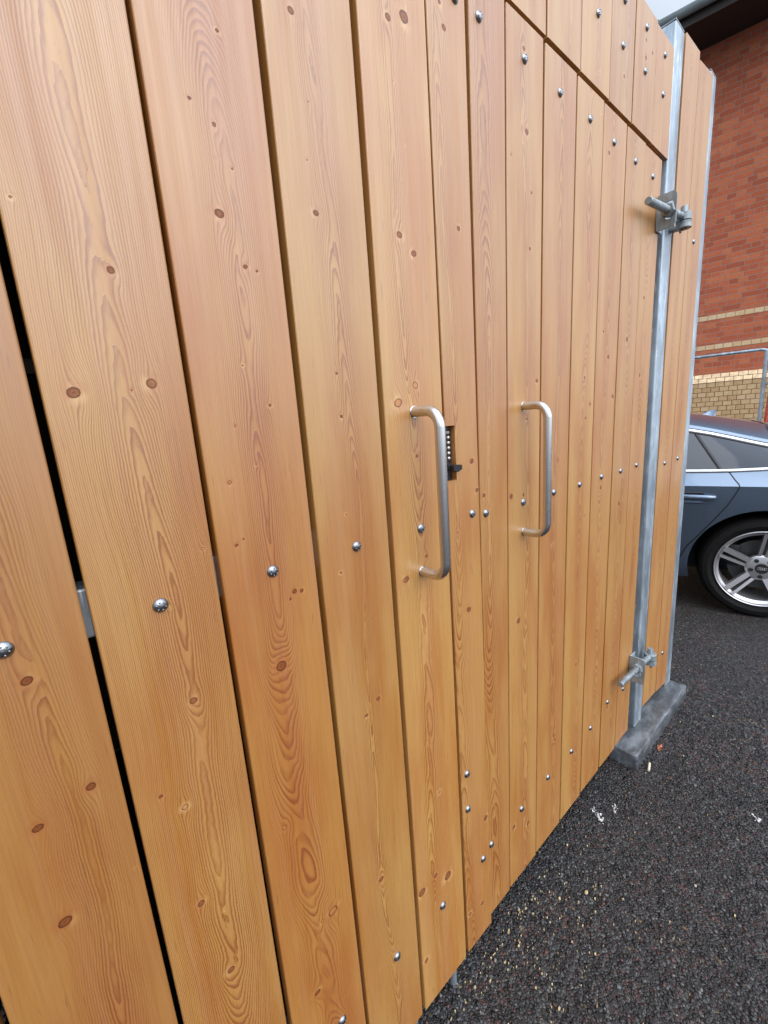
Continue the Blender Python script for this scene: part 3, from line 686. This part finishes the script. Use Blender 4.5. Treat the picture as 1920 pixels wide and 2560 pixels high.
def ribbon(name,pts,wd,offs,mat,sides=(-1,1),n=6,parent=car):
    """thin raised strip following the body side through (s,z) points"""
    for sd in sides:
        bm=bmesh.new(); dense=[]
        for (a,b) in zip(pts,pts[1:]):
            for k in range(n): dense.append((a[0]+(b[0]-a[0])*k/n,a[1]+(b[1]-a[1])*k/n))
        dense.append(pts[-1]); L_=[];R_=[];B_=[];T_=[]
        for i,(s,z) in enumerate(dense):
            a=dense[max(i-1,0)]; b=dense[min(i+1,len(dense)-1)]; t=Vector((b[0]-a[0],b[1]-a[1])).normalized(); nn=Vector((-t.y,t.x))*wd/2
            q=[]
            for sg in (1,-1):
                ss,zz=s+nn.x*sg,z+nn.y*sg; y=side_y(ss,zz)
                q.append(bm.verts.new((ss+1.46,sd*(y+offs),zz))); q.append(bm.verts.new((ss+1.46,sd*(y-.004),zz)))
            T_.append(q)
        for a,b in zip(T_,T_[1:]):
            bm.faces.new((a[0],a[2],b[2],b[0])); bm.faces.new((a[0],b[0],b[1],a[1])); bm.faces.new((a[2],a[3],b[3],b[2]))
        obj(name,bm,mat,parent,smooth_=True)
# glass: panels laid over the strip between belt and roof edge, split at the pillar
def glass(name,s0,s1,cut0,cut1,mat=M['glass']):
    for sd in (-1,1):
        bm=bmesh.new(); g=[]
        nS,nV=22,5
        for i in range(nS+1):
            row=[]
            for j in range(nV+1):
                v=j/nV; a=s0+cut0*(1-v)+ (s1+cut1*(1-v)-s0-cut0*(1-v))*i/nS
                zb=itp(ZB,a)+.010; zt=itp(ZT,a)-.010; zt=max(zt,zb+.001)
                z=zb+(zt-zb)*v; row.append(bm.verts.new((a+1.46,sd*(side_y(a,z)+.003),z)))
            g.append(row)
        for a,b in zip(g,g[1:]):
            for j in range(nV): bm.faces.new((a[j],b[j],b[j+1],a[j+1]))
        o=obj(name,bm,mat,car,smooth_=True)
glass('side_window',-.376,.34,.126,0)
glass('side_window',-1.42,-.392,-.02,.124)
glass('side_window',-2.2,-1.46,-.30,-.02)
ribbon('window_pillar',[(-.384,1.198),(-.254,.972)],.020,.0045,M['darkplastic'])
ribbon('window_pillar',[(-1.44,1.275),(-1.45,.972)],.06,.0045,M['darkplastic'])
tp=[(s,itp(ZT,s)+.001) for s in [-2.4,-2.1,-1.8,-1.5,-1.2,-.9,-.7,-.5,-.41,-.3,-.2,-.1,0,.1,.2,.3,.35]]
ribbon('window_trim',tp,.020,.007,M['chrome'],n=3)
ribbon('window_seal',[(s,z+.013) for s,z in tp],.005,.004,M['darkplastic'],n=3)
ribbon('window_seal',[(s,z-.0135) for s,z in tp[:-2]],.007,.005,M['darkplastic'],n=3)
bp=[(s,itp(ZB,s)) for s in [-2.5,-2,-1.5,-1,-.6,-.4,-.3,-.2,-.1,0,.1,.2,.3,.36]]
ribbon('window_trim',bp,.0165,.007,M['chrome'],n=3)
cutp=[(-.211,.957),(-.185,.915),(-.165,.887),(-.161,.872),(-.166,.855),(-.182,.815),(-.207,.759),(-.275,.647),(-.352,.53),(-.405,.452),(-.44,.36),(-.45,.25)]
ribbon('door_seam',cutp,.0065,.0012,M['darkplastic'],n=3)
ribbon('door_seam',[(-1.40,.955),(-1.38,.6),(-1.40,.25)],.0065,.0012,M['darkplastic'])
ribbon('sill_seam',[(-.42,.379),(-2.4,.379)],.0035,.0012,M['darkplastic'],n=20)
# door handles
def doorhandle(s0,s1):
    for sd in (-1,1):
        y=side_y((s0+s1)/2,.80); bm=bmesh.new()
        tube(bm,[(s0+1.46,sd*(y-.004),.803),(s0+.02+1.46,sd*(y+.014),.803),(s0+.06+1.46,sd*(y+.022),.803),(s1-.06+1.46,sd*(y+.022),.802),(s1-.015+1.46,sd*(y+.014),.801),(s1+1.46,sd*(y-.004),.800)],[.006,.012,.0145,.0145,.013,.005],14)
        for v in bm.verts: v.co.z=.802+(v.co.z-.802)*1.25
        obj('door_handle',bm,M['paint'],car,smooth_=True)
        ribbon('handle_recess',[(s0+.03,.826),(s1-.07,.826)],.018,.0015,M['darkplastic'],(sd,))
        ribbon('handle_lip',[(s0+.03,.765),(s1-.075,.765)],.016,.003,M['paint'],(sd,))
doorhandle(-.50,-.268); doorhandle(-1.62,-1.39)
# roof fin
bm=bmesh.new()
fs=[(-.345,1.306,.030),(-.31,1.315,.028),(-.275,1.326,.022),(-.245,1.336,.012),(-.212,1.345,.006)]
L_=[]
base=lambda s:itp(ZR,s)-.012
for s,z,w in fs:
    L_.append([bm.verts.new((s+1.46,-w,base(s))),bm.verts.new((s+1.46,-w*.55,(base(s)+z)/2+.004)),bm.verts.new((s+1.46,0,z)),bm.verts.new((s+1.46,w*.55,(base(s)+z)/2+.004)),bm.verts.new((s+1.46,w,base(s)))])
L_.append([bm.verts.new((-.222+1.46,y,base(-.222))) for y in (-.016,-.008,0,.008,.016)])
for a,b in zip(L_,L_[1:]):
    for k in range(4): bm.faces.new((a[k],a[k+1],b[k+1],b[k]))
obj('roof_aerial',bm,M['paint'],car,angle=50)
# tail lamps, rear screen, windscreen, bumper pieces and headlamps
def patch(name,s0,s1,f0,f1,mat,off=.004,ns=14):
    """panel laid on the roof/hood skin between section fractions (from roof edge to centre line)"""
    bm=bmesh.new(); g=[]
    for i in range(ns+1):
        s=s0+(s1-s0)*i/ns; sec=section(s)[CANT:]; row=[]
        for side in (-1,1):
            ks=[f0+(f1-f0)*k/6 for k in range(7)]; ks=ks if side<0 else ks[::-1]
            for f in ks:
                t=f*(len(sec)-1); i0=min(int(t),len(sec)-2); y=sec[i0][0]+(sec[i0+1][0]-sec[i0][0])*(t-i0); z=sec[i0][1]+(sec[i0+1][1]-sec[i0][1])*(t-i0)
                row.append(bm.verts.new((s+1.46,side*y,z+off)))
        g.append(row)
    for a,b in zip(g,g[1:]):
        for k in range(len(a)-1): bm.faces.new((a[k],a[k+1],b[k+1],b[k]))
    return obj(name,bm,mat,car,smooth_=True)
patch('rear_screen',.02,.72,.42,1.0,M['glass']); patch('windscreen',-2.62,-1.92,.40,1.0,M['glass'])
M['lamp']=mat_plain('red_lamp_lens',(.28,.012,.012),.12,0,.5,coat=1); M['head']=mat_plain('clear_lamp_lens',(.5,.52,.55),.08,0,.5,coat=1)
for sd in (-1,1):
    bm=bmesh.new(); box(bm,2.40,2.527,sd*.52-.27,sd*.52+.27,.80,.90,.02); obj('tail_lamp',bm,M['lamp'],car,angle=40)
    bm=bmesh.new(); box(bm,-2.36,-2.20,sd*.60-.16,sd*.60+.16,.58,.68,.03); obj('headlamp',bm,M['head'],car,angle=40)
# wheels
def wheel_parts():
    bm=bmesh.new()   # tyre, axis +y pointing outward = -y in the wheel frame (outer face at y=0)
    lathe(bm,[(.246,.018),(.256,.004),(.285,-.012),(.312,-.006),(.327,.012),(.333,.035),(.334,.12),(.333,.205),(.325,.228),(.30,.245),(.25,.235)],(0,0,0),(0,1,0),80); tyre=bm
    bm=bmesh.new()
    lathe(bm,[(.249,.020),(.252,-.001),(.248,-.005),(.243,-.002),(.240,.008),(.236,.012),(.229,.020),(.222,.024),(.216,.050),(.210,.19),(.232,.21),(.246,.225)],(0,0,0),(0,1,0),80)
    sp=[]
    for k in range(5):
        A=math.radians(14+72*k)
        def pt(r,a,y): return (r*math.cos(A+a),y,r*math.sin(A+a))
        # broad blade and narrow blade of each pair
        for (ri,ai,bi,ro,ao,bo) in ((.058,-.56,.00,.238,-.215,-.085),(.085,.14,.36,.236,.026,.105)):
            top=[pt(ri,ai,.030),pt(ro,ao,-.001),pt(ro,bo,-.001),pt(ri,bi,.030)]; bot=[pt(ri,ai,.060),pt(ro,ao,.040),pt(ro,bo,.040),pt(ri,bi,.060)]
            T=[bm.verts.new(v) for v in top]; B=[bm.verts.new(v) for v in bot]
            bm.faces.new(T); bm.faces.new(B[::-1])
            for i in range(4): bm.faces.new((T[i],B[i],B[(i+1)%4],T[(i+1)%4]))
    lathe(bm,[(.0001,.020),(.040,.020),(.074,.026),(.084,.036),(.084,.065),(.0001,.065)],(0,0,0),(0,1,0),40)
    rim=bm
    bm=bmesh.new(); lathe(bm,[(.0001,.012),(.030,.012),(.034,.015),(.034,.024)],(0,0,0),(0,1,0),32); cap=bm
    bm=bmesh.new()
    for i in range(4): 
        x=-.0165+i*.011; n=20
        tube(bm,[(x+.0075*math.cos(2*PI*j/n),.0112,.0075*math.sin(2*PI*j/n)) for j in range(n+1)],.0011,6,False)
    emb=bm
    bm=bmesh.new()
    for k in range(5):
        a=math.radians(50+72*k); lathe(bm,[(.0001,.0165),(.0095,.0165),(.0125,.0195),(.0125,.032)],(.056*math.cos(a),0,.056*math.sin(a)),(0,1,0),16)
    nuts=bm
    bm=bmesh.new(); lathe(bm,[(.0001,.115),(.165,.115),(.165,.14),(.0001,.14)],(0,0,0),(0,1,0),48); disc=bm
    box2=bmesh.new(); box(box2,-.17,-.10,.09,.15,-.02,.13,.015)
    return tyre,rim,cap,emb,nuts,disc,box2
ty,rm,cp,em,nu,di,cal=wheel_parts()
def wheel(loc,rot,src=None):
    if src is None:
        w=obj('wheel',ty,M['rubber'],car,loc,angle=35)
        r=obj('rim',rm,M['alloy'],w,angle=30); 
        obj('hub_cap',cp,M['darkplastic'],w,angle=35); obj('hub_emblem',em,M['chrome'],w); obj('wheel_nuts',nu,M['darkplastic'],w,angle=35); obj('brake_disc',di,M['disc'],w,angle=30); obj('brake_caliper',cal,M['darkplastic'],w,angle=30)
    else:
        w=src.copy(); COL.objects.link(w)
        for c in list(src.children): k=c.copy(); COL.objects.link(k); k.parent=w
        w.location=loc
    w.rotation_euler=rot; return w
w0=wheel((1.46,-.915,.333),(0,0,0))
wheel((-1.46,-.915,.333),(0,.5,0),w0); wheel((1.46,.915,.333),(0,0,PI),w0); wheel((-1.46,.915,.333),(0,.2,PI),w0)

# ------------------------------------------------------------------ brick building
wa=math.radians(-79)
b0_=Vector((8.849,.873,0))
bd=thing('brick_building','red brick building with buff bands and a dark overhanging eave behind the car','building',(b0_.x,b0_.y,0),wa)
# local x runs along the wall, local -y faces the camera
def wbox(nm,mat,x0,x1,y0,y1,z0,z1):
    bm=bmesh.new(); box(bm,x0,x1,y0,y1,z0,z1); return obj(nm,bm,mat,bd)
XA,XB=-9.0,2.6
wbox('wall',M['red'],XA,XB,0,.3,1.84,2.2195); wbox('wall',M['red'],XA,XB,0,.3,2.2955,2.6695); wbox('wall',M['red'],XA,XB,0,.3,2.7455,6.45)
wbox('brick_band',M['band'],XA,XB,-.003,.3,2.22,2.295)
wbox('brick_band',M['band'],XA,XB,-.003,.3,2.67,2.745)
wbox('plinth',M['buff'],XA,XB,-.09,.3,-.05,1.700)
for (z0,z1,y0,y1) in ((1.7005,1.770,-.096,-.050),(1.7705,1.8395,-.048,-.002)):
    bm=bmesh.new(); x=XA; g=random.Random(int(z0*1000))
    x=XA+(0 if y0<-.06 else .056)
    while x<XB:
        a=[bm.verts.new((x+.004,y0,z0+.004)),bm.verts.new((x+.1085,y0,z0+.004)),bm.verts.new((x+.1085,y1,z1-.003)),bm.verts.new((x+.004,y1,z1-.003))]
        b=[bm.verts.new((x+.004,.1,z0+.004)),bm.verts.new((x+.1085,.1,z0+.004)),bm.verts.new((x+.1085,.1,z1-.003)),bm.verts.new((x+.004,.1,z1-.003))]
        bm.faces.new(a)
        for i in range(4): bm.faces.new((a[i],b[i],b[(i+1)%4],a[(i+1)%4]))
        x+=.1125
    M.setdefault('capbrick',mat_plain('buff_cant_brick',(.72,.54,.34),.8,nscale=14,namt=.22))
    obj('plinth_cap',bm,M['capbrick'],bd)
    bm=bmesh.new(); prism(bm,[(y0+.007,z0+.001),(y1+.007,z1),(.12,z1),(.12,z0+.001)],0,XA,XB); obj('cap_mortar',bm,M['mort'] if 'mort' in M else M.setdefault('mort',mat_plain('dark_mortar',(.15,.09,.05),.9,nscale=40)),bd)
wbox('soffit',M['soffit'],XA,XB,-.66,-.001,6.4505,6.47)
wbox('fascia',M['soffit'],XA,XB,-.685,-.661,6.43,6.63)
bm=bmesh.new()
cs=[]
for k in range(13):
    a=PI+PI*k/12; cs.append((-.742+.057*math.cos(a),6.60+.075*math.sin(a)))
cs+=[(-.685+.0,6.612),(-.799,6.612)]
prism(bm,cs,0,XA,XB); obj('gutter',bm,M['gutter'],bd,angle=40)
for x in np.arange(XA+.35,XB,1.8):
    bm=bmesh.new(); box(bm,x,x+.05,-.803,-.6855,6.515,6.625,.004); obj('gutter_bracket',bm,M['gutter'],bd)
bm=bmesh.new(); prism(bm,[(-.70,6.64),(.6,7.25),(5.0,9.3),(5.0,9.2),(.6,7.13),(-.70,6.55)],0,XA,XB); obj('roof',bm,M['tile'],bd)
wbox('end_wall',M['red'],XA,XA+.3,.3005,5,0,6.45); wbox('end_wall',M['red'],XB-.3,XB,.3005,5,0,6.45)

# ------------------------------------------------------------------ tubular barrier in front of the wall
wl=Matrix.Translation(b0_)@Matrix.Rotation(wa,4,'Z')
def W_(x,y,z): return wl@Vector((x,y,z))
bo=W_(.09,-1.0,0)
br=thing('tube_barrier','galvanised tube handrail with a bent end standing in front of the brick plinth','handrail',bo,wa)
bm=bmesh.new(); tube(bm,arc_path([(-3.2,0,2.045),(.095,0,2.045),(.095,0,0)],.17,12),.0205,16); obj('handrail',bm,M['galv'],br,smooth_=True)
bm=bmesh.new(); tube(bm,[(0,.0,-.01),(0,.0,2.024)],.0225,16); obj('upright',bm,M['galv'],br,angle=40)
bm=bmesh.new(); tube(bm,[(-2.2,.0,-.01),(-2.2,.0,2.024)],.0225,16); obj('upright',bm,M['galv'],br,angle=40)
bm=bmesh.new()
lathe(bm,[(.021,-.022),(.029,-.022),(.029,.022),(.021,.022)],(0,0,1.585),(0,0,1),20,True); tube(bm,[(0,-.0,1.585),(.30,-.02,1.62)],.014,12); obj('clamp',bm,M['galv_dark'],br,angle=40)
ro=W_(.118,-1.06,0)
bm=bmesh.new(); tube(bm,[(0,0,0),(.055,-.02,1.72)],.021,16)
tag(obj('scaffold_tube',bm,M['redtube'],None,ro,angle=40),'red painted tube leaning up against the galvanised handrail upright','tube')
bpy.data.objects['scaffold_tube'].rotation_euler=(0,0,wa)

# ------------------------------------------------------------------ ground and litter
bm=bmesh.new(); bmesh.ops.create_grid(bm,x_segments=40,y_segments=40,size=60)
gnd=obj('asphalt_ground',bm,M['asphalt']); tag(gnd,'dark wet asphalt car park with reddish chippings','ground',kind='structure')
def stones():
    g=np.random.default_rng(21); n=34000
    x=g.uniform(.42,2.9,n); y=g.uniform(-1.05,.12,n)
    keep=g.random(n)<np.clip(1.25-np.clip((x-1.4)/1.5,0,1.2),.0,1)*np.clip((1.05+y)/.15,0,1)
    x=x[keep]; y=y[keep]; n=len(x)
    r=.0021+.0038*g.random(n)**1.6
    cube=np.array([[i,j,k] for k in(-1,1) for j in(-1,1) for i in(-1,1)],float)*.62
    V=cube[None]*g.uniform(.7,1.25,(n,1,3))+g.normal(0,.22,(n,8,3))
    V*=r[:,None,None]*np.array([1,1,.62]); a=g.uniform(0,6.28,n); t=g.normal(0,.35,n)
    ct,st_=np.cos(t)[:,None],np.sin(t)[:,None]; X=V[:,:,0]*ct+V[:,:,2]*st_; Z=-V[:,:,0]*st_+V[:,:,2]*ct; Y=V[:,:,1]
    ca,sa=np.cos(a)[:,None],np.sin(a)[:,None]
    P=np.stack([X*ca-Y*sa+x[:,None],X*sa+Y*ca+y[:,None],Z+(r*.12)[:,None]],-1).reshape(-1,3)
    f=np.array([[0,2,3,1],[4,5,7,6],[0,1,5,4],[2,6,7,3],[0,4,6,2],[1,3,7,5]])
    F=(np.arange(n)*8)[:,None,None]+f[None]; F=F.reshape(-1,4)
    me=bpy.data.meshes.new('tarmac_chippings'); me.vertices.add(len(P)); me.vertices.foreach_set('co',P.astype(np.float32).ravel())
    me.loops.add(F.size); me.loops.foreach_set('vertex_index',F.astype(np.int32).ravel())
    me.polygons.add(len(F)); me.polygons.foreach_set('loop_start',np.arange(0,F.size,4,dtype=np.int32)); me.update(calc_edges=True)
    at=me.attributes.new('stone_tone','FLOAT','POINT'); at.data.foreach_set('value',np.repeat(g.random(n),8).astype(np.float32))
    m,nt,b=new_mat('wet_chippings'); at=N(nt,'ShaderNodeAttribute',attribute_name='stone_tone')
    rp=N(nt,'ShaderNodeValToRGB'); L(nt,at.outputs['Fac'],rp.inputs[0]); rp.color_ramp.interpolation='CONSTANT'
    cols=[(0,(.012,.013,.015)),(.25,(.024,.0245,.0265)),(.48,(.042,.042,.044)),(.68,(.068,.069,.072)),(.82,(.042,.028,.027)),(.88,(.095,.045,.040)),(.945,(.11,.115,.12)),(.985,(.19,.18,.16))]
    e=rp.color_ramp.elements; e[0].position=0; e[0].color=cols[0][1]+(1,); e[1].position=.25; e[1].color=cols[1][1]+(1,)
    for p,c in cols[2:]: q=e.new(p); q.color=c+(1,)
    P_=N(nt,'ShaderNodeTexCoord').outputs['Object']; nn=noise(nt,P_,420,3,.6)
    L(nt,mixc(nt,smooth(nt,nn,.3,.7,0,.4),rp.outputs[0],mixc(nt,1.0,rp.outputs[0],(.5,.5,.5),'MULTIPLY')),b.inputs['Base Color'])
    L(nt,smooth(nt,nn,.3,.7,.30,.6),b.inputs['Roughness']); b.inputs['Specular IOR Level'].default_value=.4
    o=link_mesh('tarmac_chippings',me,m); tag(o,'loose dark grey and reddish chippings bedded in the asphalt by the gate','chippings',kind='stuff')
stones()
bm=bmesh.new(); g=random.Random(9)
for i in range(330):
    if i<240: x=g.gauss(.80,.22); y=g.uniform(-.02,-.40)*g.random()-.01
    else: x=g.uniform(.6,2.2); y=g.uniform(-.75,.0)
    s=g.uniform(.0010,.0030)*(1 if g.random()<.85 else 1.7); a=g.uniform(0,6.3); e=g.uniform(.35,.8)
    vs=[]
    for k in range(5):
        t=a+2*PI*k/5; r=s*g.uniform(.7,1.1); vs.append((x+r*math.cos(t)*1.0,y+r*math.sin(t)*e,.0035+g.uniform(0,.0025)))
    top=[bm.verts.new(v) for v in vs]; bot=[bm.verts.new((v[0],v[1],.0005)) for v in vs]
    bm.faces.new(top)
    for k in range(5): bm.faces.new((top[k],bot[k],bot[(k+1)%5],top[(k+1)%5]))
tag(obj('wood_chips',bm,M['chip']),'pale sawdust chips scattered on the asphalt below the gate','wood chips',kind='stuff')
bm=bmesh.new(); tube(bm,[(-.022,0,.006),(.020,.004,.0065)],.0042,12)
tag(obj('cigarette_end',bm,M['butt'],None,(1.660,-.096,.001)),'pale cigarette end lying on the asphalt beside the dark block','litter'); bpy.data.objects['cigarette_end'].rotation_euler=(0,0,.15)
def leaf(pts,loc):
    bm=bmesh.new(); c=bm.verts.new((0,0,.006)); vs=[bm.verts.new((x,y,.004+.004*abs(math.sin(i*2.1)))) for i,(x,y) in enumerate(pts)]
    lo=[bm.verts.new((v.co.x,v.co.y,v.co.z-.0015)) for v in vs]
    for i in range(len(vs)): bm.faces.new((c,vs[i],vs[(i+1)%len(vs)])); bm.faces.new((vs[i],lo[i],lo[(i+1)%len(vs)],vs[(i+1)%len(vs)]))
    bm.faces.new(lo[::-1]); return bm
tag(obj('fallen_leaf',leaf([(-.022,-.004),(-.012,.006),(-.004,.004),(.006,.012),(.012,.002),(.024,.0),(.012,-.007),(.0,-.003),(-.010,-.011)],0),M['leaf'],None,(1.800,-.088,.0)),'small russet dead leaf on the asphalt in front of the block','leaf')
def splat(cx,cy,n,spread,r0,seed):
    g=random.Random(seed); bm=bmesh.new()
    for i in range(n*5):
        t=g.random()**1.4; x=(t-.5)*spread[0]+g.gauss(0,.0035+.004*(1-t)); y=(t-.5)*spread[1]+g.gauss(0,.003); r=r0*(.12+.5*g.random()**3)*(1.1-.5*t)
        k=7; vs=[(x+r*g.uniform(.6,1.2)*math.cos(2*PI*j/k),y+r*g.uniform(.6,1.2)*math.sin(2*PI*j/k)) for j in range(k)]
        prism(bm,vs,2,.0008,.0045+.00005*i)
    return bm
for (x,y,n,sp,r,sd,lb) in ((1.312,-.040,9,(.03,.045),.006,1,'long white bird dropping streak on the asphalt near the gate bottom'),(1.382,-.072,5,(.03,.02),.0055,2,'short white bird dropping spot on the asphalt right of the long streak'),(1.677,-.412,5,(.02,.03),.006,3,'white bird dropping on the open asphalt near the right edge')):
    tag(obj('bird_dropping',splat(0,0,n,sp,r,sd),M['white'],None,(x,y,0)),lb,'dropping','bird droppings on the asphalt')
for (x,y,c,lb,mm) in ((1.2823,-.338,.0042,'pale rounded pebble alone on the dark asphalt','stone'),(1.0352,-.1274,.0055,'small orange stone chip on the asphalt below the gate','chip')):
    bm=bmesh.new(); bmesh.ops.create_icosphere(bm,subdivisions=2,radius=c)
    for v in bm.verts: v.co=Vector((v.co.x*1.3,v.co.y*.9,v.co.z*.6+.003))
    tag(obj('pebble',bm,M[mm],None,(x,y,0),smooth_=True),lb,'pebble')

# ------------------------------------------------------------------ light, sky, camera
OVER=10.0
w=bpy.data.worlds.new('World'); S.world=w; w.use_nodes=True; nt=w.node_tree
bg=nt.nodes['Background']; sky=nt.nodes.new('ShaderNodeTexSky'); sky.sky_type='NISHITA'; sky.sun_disc=False
SE,SA=math.radians(44),math.radians(190)     # elevation; azimuth measured as a compass bearing from +Y clockwise
sky.sun_elevation=SE; sky.sun_rotation=SA; sky.air_density=1.0; sky.dust_density=6.0; sky.ozone_density=2.0
# a bright overcast layer (CIE overcast: zenith three times the horizon) over the clear sky
tcw=N(nt,'ShaderNodeTexCoord'); sxw=N(nt,'ShaderNodeSeparateXYZ'); L(nt,tcw.outputs['Generated'],sxw.inputs[0])
cl=noise(nt,mapping(nt,tcw.outputs['Generated'],(1.6,1.6,4.0)),1.0,4,.55)
lev=math_(nt,'MULTIPLY',math_(nt,'ADD',math_(nt,'MULTIPLY',math_(nt,'MAXIMUM',sxw.outputs[2],0),.667),.333),OVER)
lev=math_(nt,'MULTIPLY',lev,smooth(nt,cl,.3,.7,.85,1.15))
dt=N(nt,'ShaderNodeVectorMath',operation='DOT_PRODUCT'); L(nt,tcw.outputs['Generated'],dt.inputs[0]); dt.inputs[1].default_value=(.90,.43,0)
dm=math_(nt,'MAXIMUM',dt.outputs['Value'],0); lev=math_(nt,'MULTIPLY',lev,math_(nt,'SUBTRACT',1.0,math_(nt,'MULTIPLY',math_(nt,'MULTIPLY',dm,dm),.74)))   # sky in view dimmed, unseen sky kept bright to light the scene
d2=N(nt,'ShaderNodeVectorMath',operation='DOT_PRODUCT'); L(nt,tcw.outputs['Generated'],d2.inputs[0]); d2.inputs[1].default_value=(.80,-.60,0)
dp=math_(nt,'MAXIMUM',d2.outputs['Value'],0); lev=math_(nt,'MULTIPLY',lev,math_(nt,'ADD',1.0,math_(nt,'MULTIPLY',math_(nt,'MULTIPLY',dp,dp),1.25)))   # added brightening of the unseen sky, for sheen on the far boards
ov=N(nt,'ShaderNodeVectorMath',operation='SCALE'); ov.inputs[0].default_value=(.86,.95,1.06); L(nt,lev,ov.inputs['Scale'])
nt.links.new(mixc(nt,.80,sky.outputs[0],ov.outputs[0]),bg.inputs[0]); bg.inputs[1].default_value=.13
sl=bpy.data.lights.new('Sun','SUN'); sl.energy=.8; sl.angle=math.radians(70); sl.color=(1,.975,.94)
so=bpy.data.objects.new('Sun',sl); COL.objects.link(so)
sdir=Vector((math.sin(SA)*math.cos(SE),math.cos(SA)*math.cos(SE),math.sin(SE)))
so.rotation_euler=sdir.to_track_quat('Z','Y').to_euler(); so.location=sdir*30
cd=bpy.data.cameras.new('Camera'); co=bpy.data.objects.new('Camera',cd); COL.objects.link(co)
R=((0.75657095,-0.65013481,-0.07017921),(0.18482256,0.10965711,0.97663501),(0.62724877,0.75186438,-0.20312296))
co.matrix_world=Matrix(((R[0][0],R[1][0],-R[2][0],0),(R[0][1],R[1][1],-R[2][1],-.555),(R[0][2],R[1][2],-R[2][2],H),(0,0,0,1)))
cd.sensor_fit='VERTICAL'; cd.sensor_height=24; cd.lens=1051.61/2560*24; cd.clip_start=.02; cd.clip_end=500
S.camera=co
S.view_settings.view_transform='Standard'; S.view_settings.look='None'; S.view_settings.gamma=1; S.view_settings.exposure=.94
